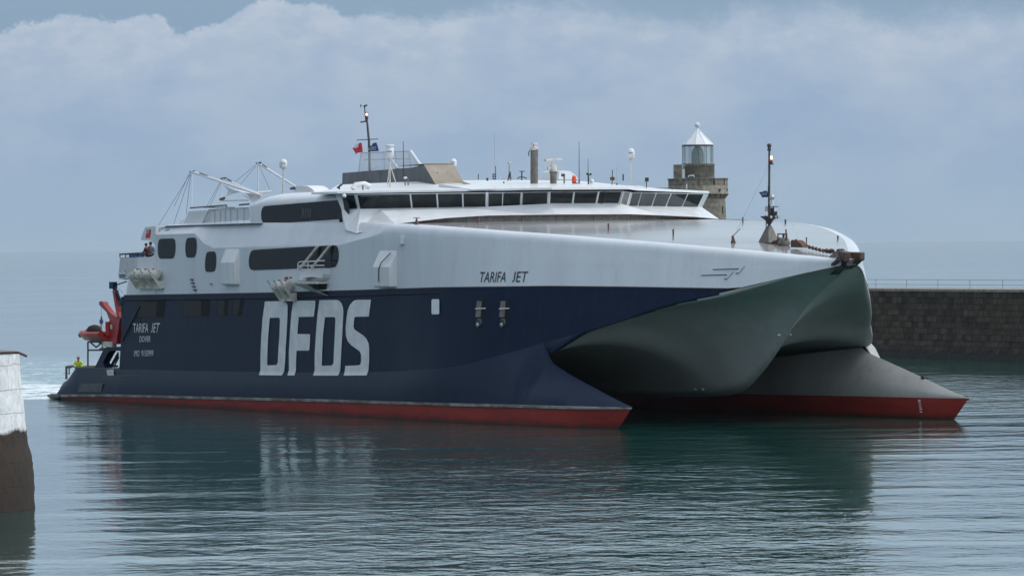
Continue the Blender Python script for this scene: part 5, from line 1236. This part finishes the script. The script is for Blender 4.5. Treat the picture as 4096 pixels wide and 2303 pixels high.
# ------------------------------------------------------------------ water
def water_mat():
    m=bpy.data.materials.new('harbour_water'); m.use_nodes=True; nt=m.node_tree; b=nt.nodes['Principled BSDF']; L=nt.links.new
    geo=nd(nt,'ShaderNodeNewGeometry')
    rot=nd(nt,'ShaderNodeMapping'); rot.vector_type='TEXTURE'; rot.inputs['Rotation'].default_value=(0,0,math.atan2(R.y,R.x)); L(geo.outputs['Position'],rot.inputs[0])
    def noise(scx,scy,sc,det=3,rough=.55,seed=0,dist=0):
        mp_=nd(nt,'ShaderNodeMapping'); mp_.inputs['Scale'].default_value=(scx,scy,1); mp_.inputs['Location'].default_value=(seed,seed*.7,seed*.3); L(rot.outputs[0],mp_.inputs[0])
        n=nd(nt,'ShaderNodeTexNoise'); n.inputs['Scale'].default_value=sc; n.inputs['Detail'].default_value=det; n.inputs['Roughness'].default_value=rough; n.inputs['Distortion'].default_value=dist; L(mp_.outputs[0],n.inputs['Vector']); return n.outputs[0]
    def math_(op,a,b_=None,c=None):
        n=nd(nt,'ShaderNodeMath',operation=op)
        for i,v in enumerate((a,b_,c)):
            if v is None: continue
            if isinstance(v,(int,float)): n.inputs[i].default_value=v
            else: L(v,n.inputs[i])
        return n.outputs[0]
    def rng(v,a,b_,c=0,d=1):
        n=nd(nt,'ShaderNodeMapRange'); n.interpolation_type='SMOOTHSTEP'; L(v,n.inputs[0])
        for i,q in enumerate((a,b_,c,d)): n.inputs[i+1].default_value=q
        return n.outputs[0]
    sep=nd(nt,'ShaderNodeSeparateXYZ'); L(rot.outputs[0],sep.inputs[0])   # x': to the right, y': away
    ripple=noise(1.7,1.0,1.0,3,.6,3,.4)           # short ripples ~.6 m
    chop=noise(1.5,1.0,.42,3,.5,11,.3)           # ~2 m
    swell=noise(.25,1.0,.13,2,.4,29)          # ~8 m long crests
    fine=noise(1.5,1.0,4.,2,.5,5)
    patchy=rng(noise(.5,1,.035,3,.5,41),.36,.64)
    # bands: sheltered glassy water vs ruffled
    yaw=nd(nt,'ShaderNodeVectorMath',operation='DOT_PRODUCT')
    far=nd(nt,'ShaderNodeCameraData')
    px=nd(nt,'ShaderNodeVectorMath',operation='SUBTRACT'); L(geo.outputs['Position'],px.inputs[0]); px.inputs[1].default_value=CAM
    dF=nd(nt,'ShaderNodeVectorMath',operation='DOT_PRODUCT'); L(px.outputs[0],dF.inputs[0]); dF.inputs[1].default_value=F
    dR=nd(nt,'ShaderNodeVectorMath',operation='DOT_PRODUCT'); L(px.outputs[0],dR.inputs[0]); dR.inputs[1].default_value=R
    dist=dF.outputs['Value']; lat=dR.outputs['Value']
    # glassy patches in the lee: left near the quay and right of the bow
    w1=math_('ADD',lat,math_('MULTIPLY',noise(1,1,.06,2,.5,77),6))
    calmL=rng(w1,-8.5,-2.5,1,0); calmR=rng(w1,14,17,0,1)
    nearf=rng(dist,300,330,1,0)
    calm=math_('MULTIPLY',math_('MAXIMUM',calmL,calmR),nearf)
    amp=math_('SUBTRACT',1.0,math_('MULTIPLY',calm,.72))
    amp=math_('MULTIPLY',amp,math_('MULTIPLY_ADD',patchy,.8,.62))
    h=math_('MULTIPLY',ripple,.034)
    h=math_('ADD',h,math_('MULTIPLY',chop,.15)); h=math_('ADD',h,math_('MULTIPLY',fine,.004))
    amp=math_('MULTIPLY',amp,rng(dist,340,700,1,2.0)); h=math_('MULTIPLY',h,amp); h=math_('ADD',h,math_('MULTIPLY',swell,.16))
    bp=nd(nt,'ShaderNodeBump'); bp.inputs['Strength'].default_value=1; bp.inputs['Distance'].default_value=1.0; L(h,bp.inputs['Height']); L(bp.outputs[0],b.inputs['Normal'])
    # foam / churned wash behind the stern (world space)
    wake=nd(nt,'ShaderNodeSeparateXYZ'); L(geo.outputs['Position'],wake.inputs[0])
    X_,Y_=wake.outputs[0],wake.outputs[1]
    nz=math_('MULTIPLY',math_('SUBTRACT',noise(1,1,.08,4,.6,90),.5),16)
    yy=math_('ABSOLUTE',math_('ADD',Y_,nz)); 
    wash=math_('MULTIPLY',rng(yy,30,48,1,0),math_('MULTIPLY',rng(X_,2,8,1,0),rng(X_,-190,-60,0,1)))
    foamn=noise(2.2,1,.30,7,.7,55,.8)
    d1=math_('ABSOLUTE',math_('ADD',math_('ADD',Y_,6.5),math_('MULTIPLY',nz,.25)))
    streak=math_('MULTIPLY',rng(d1,6.5,11,1,0),math_('MULTIPLY',rng(X_,5,7,1,0),rng(X_,-85,-30,0,1)))
    foam=math_('MULTIPLY',rng(math_('ADD',foamn,math_('MULTIPLY',streak,.10)),.44,.66),math_('MAXIMUM',streak,math_('MULTIPLY',wash,.6)))
    # bow ripple line
    mxc=nd(nt,'ShaderNodeMix',data_type='RGBA'); mxc.inputs[6].default_value=(.008,.062,.054,1); mxc.inputs[7].default_value=(.13,.30,.29,1); L(math_('MULTIPLY',wash,rng(foamn,.35,.65,.35,1)),mxc.inputs[0])
    mxf=nd(nt,'ShaderNodeMix',data_type='RGBA'); L(mxc.outputs[2],mxf.inputs[6]); mxf.inputs[7].default_value=(.80,.84,.86,1); L(foam,mxf.inputs[0])
    L(mxf.outputs[2],b.inputs['Base Color'])
    L(rng(foam,0,1,.06,.7),b.inputs['Roughness']); b.inputs['IOR'].default_value=1.36
    L(rng(foam,0,.8,.5,.1),b.inputs['Specular IOR Level'])
    return m
M['water']=water_mat()
mb=MB(); Sz=13000
mb.add([(-Sz,-Sz,0),(Sz,-Sz,0),(Sz,Sz,0),(-Sz,Sz,0)],[(0,1,2,3)])
wt=mb.build('sea_water','water'); wt['kind']='structure'
# even sea haze: one closed box round everything
hm=bpy.data.materials.new('sea_haze'); hm.use_nodes=True; hn=hm.node_tree; hn.nodes.remove(hn.nodes['Principled BSDF'])
pv=nd(hn,'ShaderNodeVolumePrincipled'); pv.inputs['Color'].default_value=(.86,.92,1,1); pv.inputs['Density'].default_value=HAZE; pv.inputs['Anisotropy'].default_value=.2
hn.links.new(pv.outputs[0],hn.nodes['Material Output'].inputs['Volume']); M['haze']=hm
mb=MB(); mb.span((-13500,-13500,-4),(13500,13500,26)); hz_o=mb.build('haze','haze'); tag(hz_o,kind='stuff')
# ------------------------------------------------------------------ sky + sun
wd_=bpy.data.worlds.new('World'); S.world=wd_; wd_.use_nodes=True; nt=wd_.node_tree; L=nt.links.new
bg=nt.nodes['Background']; bg.inputs['Strength'].default_value=.1
sky=nd(nt,'ShaderNodeTexSky'); sky.sky_type='NISHITA'; sky.sun_disc=False
sun_dir=Vector((.25,.75,.95)).normalized()     # towards the sun: port side, high
sky.sun_elevation=math.asin(sun_dir.z); sky.sun_rotation=math.atan2(sun_dir.x,sun_dir.y); sky.air_density=1.3; sky.dust_density=2.5
def wm(op,a,b_=None,c=None):
    n=nd(nt,'ShaderNodeMath',operation=op)
    for i,v in enumerate((a,b_,c)):
        if v is None: continue
        if isinstance(v,(int,float)): n.inputs[i].default_value=v
        else: L(v,n.inputs[i])
    return n.outputs[0]
def wr(v,a,b_,c=0,d=1,sm=True):
    n=nd(nt,'ShaderNodeMapRange'); 
    if sm: n.interpolation_type='SMOOTHSTEP'
    L(v,n.inputs[0])
    for i,q in enumerate((a,b_,c,d)): n.inputs[i+1].default_value=q
    return n.outputs[0]
tc=nd(nt,'ShaderNodeTexCoord'); D_=tc.outputs['Generated']
def dot(v):
    n=nd(nt,'ShaderNodeVectorMath',operation='DOT_PRODUCT'); L(D_,n.inputs[0]); n.inputs[1].default_value=v; return n.outputs['Value']
el=dot(U); az=wm('ARCTAN2',dot(R),dot(F))        # elevation (sine) and bearing from the view axis
cmb=nd(nt,'ShaderNodeCombineXYZ'); L(az,cmb.inputs[0]); L(el,cmb.inputs[1])
def wn(sx,sy,sc,det,rough,seed):
    mp_=nd(nt,'ShaderNodeMapping'); mp_.inputs['Scale'].default_value=(sx,sy,1); mp_.inputs['Location'].default_value=(seed,seed,0); L(cmb.outputs[0],mp_.inputs[0])
    n=nd(nt,'ShaderNodeTexNoise'); n.inputs['Scale'].default_value=sc; n.inputs['Detail'].default_value=det; n.inputs['Roughness'].default_value=rough; L(mp_.outputs[0],n.inputs['Vector']); return n.outputs[0]
# cumulus bank top as a function of bearing
edge_px=[(0,66),(110,38),(225,27),(300,40),(400,30),(450,66),(520,56),(565,45),(620,8),(700,-8),(830,8),(900,34),(960,20),(1040,46),(1100,34),(1200,18),(1290,-6),(1480,0),(1620,30),(1800,40),(1870,8),(1960,22),(2060,6),(2140,16),(2240,46),(2400,20),(2575,30)]
fc=nd(nt,'ShaderNodeFloatCurve'); cv=fc.mapping.curves[0]
a0,a1=-.1,.1; 
def edge_el(py): return (971-py*V)/FPX
pts=[((( (x*V-2048)/FPX)-a0)/(a1-a0),(edge_el(y)-.03)/.03) for x,y in edge_px]
fc.mapping.use_clip=False
cv.points[0].location=(0,pts[0][1]); cv.points[1].location=(1,pts[-1][1])
for p in pts: cv.points.new(*p)
fc.mapping.update(); L(wr(az,a0,a1,0,1,False),fc.inputs[1])
edge_=wm('MULTIPLY_ADD',fc.outputs[0],.03,.03)
bil=wm('MULTIPLY',wm('SUBTRACT',wn(1,1.3,240,5,.6,3.1),.5),.0052); bil2=wm('MULTIPLY',wm('SUBTRACT',wn(1,1.2,900,4,.6,8),.5),.0016)
dd=wm('SUBTRACT',wm('ADD',wm('ADD',edge_,bil),bil2),el)
wid=wr(az,-.045,.03,.0007,.0042); m1=wr(wm('DIVIDE',dd,wid),-.5,1.3)                           # inside the bank
rim=wm('MULTIPLY',m1,wr(dd,.0,.022,1,0))         # bright upper edge
puff=wr(wn(1,1.8,34,4,.5,17),.32,.70); puff2=wr(wn(1,1.7,120,5,.6,5),.36,.70)
colA=nd(nt,'ShaderNodeMix',data_type='RGBA'); colA.inputs[6].default_value=(2.4,3.3,4.65,1); colA.inputs[7].default_value=(3.35,4.1,5.0,1)
L(wm('MULTIPLY_ADD',puff,.62,wm('MULTIPLY',puff2,.12)),colA.inputs[0])
colB=nd(nt,'ShaderNodeMix',data_type='RGBA'); L(wm('MULTIPLY',rim,wm('MULTIPLY_ADD',puff2,.35,.35)),colB.inputs[0]); L(colA.outputs[2],colB.inputs[6]); colB.inputs[7].default_value=(4.35,4.85,5.5,1)
# haze towards the horizon
hz=nd(nt,'ShaderNodeMix',data_type='RGBA'); L(wr(el,.0,.026,.8,0),hz.inputs[0]); L(colB.outputs[2],hz.inputs[6]); hz.inputs[7].default_value=(2.75,3.68,4.65,1)
# clear blue above the bank = nishita thinned by veil
veil=nd(nt,'ShaderNodeMix',data_type='RGBA'); L(sky.outputs[0],veil.inputs[6]); veil.inputs[0].default_value=.82; veil.inputs[7].default_value=(1.95,3.1,4.5,1)
bank=nd(nt,'ShaderNodeMix',data_type='RGBA'); L(m1,bank.inputs[0]); L(veil.outputs[2],bank.inputs[6]); L(hz.outputs[2],bank.inputs[7])
# high overcast over the rest of the sky
ov=nd(nt,'ShaderNodeMix',data_type='RGBA'); L(wm('MULTIPLY',wr(el,.042,.10,0,1),.95),ov.inputs[0]); L(bank.outputs[2],ov.inputs[6])
oc=nd(nt,'ShaderNodeMix',data_type='RGBA'); L(wr(el,.2,.95,0,1),oc.inputs[0]); oc.inputs[6].default_value=(4.8,6.0,7.1,1); oc.inputs[7].default_value=(6.2,6.7,7.5,1); L(oc.outputs[2],ov.inputs[7])
# darker sky on the bearing behind the camera side lights the near side less
bk=nd(nt,'ShaderNodeMix',data_type='RGBA',blend_type='MULTIPLY'); L(wr(dot(Vector((.75,.66,0)).normalized()),-.3,.9,0,1),bk.inputs[0]); L(ov.outputs[2],bk.inputs[6]); bk.inputs[7].default_value=(1.75,1.7,1.62,1)
sb=nd(nt,'ShaderNodeMix',data_type='RGBA',blend_type='MULTIPLY'); L(wr(dot(Vector((-.35,-.93,0)).normalized()),-.1,.85,0,1),sb.inputs[0]); L(bk.outputs[2],sb.inputs[6]); sb.inputs[7].default_value=(.62,.64,.68,1)
L(sb.outputs[2],bg.inputs['Color'])
sl=bpy.data.lights.new('sun','SUN'); sl.energy=.9; sl.angle=math.radians(14); sl.color=(1,.96,.9)
so=bpy.data.objects.new('sun',sl); COL.objects.link(so); so.location=(0,0,80); so.rotation_euler=(-sun_dir).to_track_quat('-Z','Y').to_euler()
# ------------------------------------------------------------------ camera
cd_=bpy.data.cameras.new('camera'); co=bpy.data.objects.new('camera',cd_); COL.objects.link(co)
cd_.sensor_fit='HORIZONTAL'; cd_.sensor_width=36; cd_.lens=FPX/4096*36; cd_.shift_y=-(1151.5-971)/4096; cd_.clip_start=1; cd_.clip_end=150000
Rc=(R-U*ROLL).normalized(); Uc=(U+R*ROLL).normalized(); Bc=-F
co.matrix_world=Matrix(((Rc.x,Uc.x,Bc.x,CAM.x),(Rc.y,Uc.y,Bc.y,CAM.y),(Rc.z,Uc.z,Bc.z,CAM.z),(0,0,0,1)))
S.camera=co
S.view_settings.view_transform='Standard'; S.view_settings.look='None'; S.view_settings.exposure=.33; S.view_settings.gamma=1
S.render.resolution_x=1024; S.render.resolution_y=575
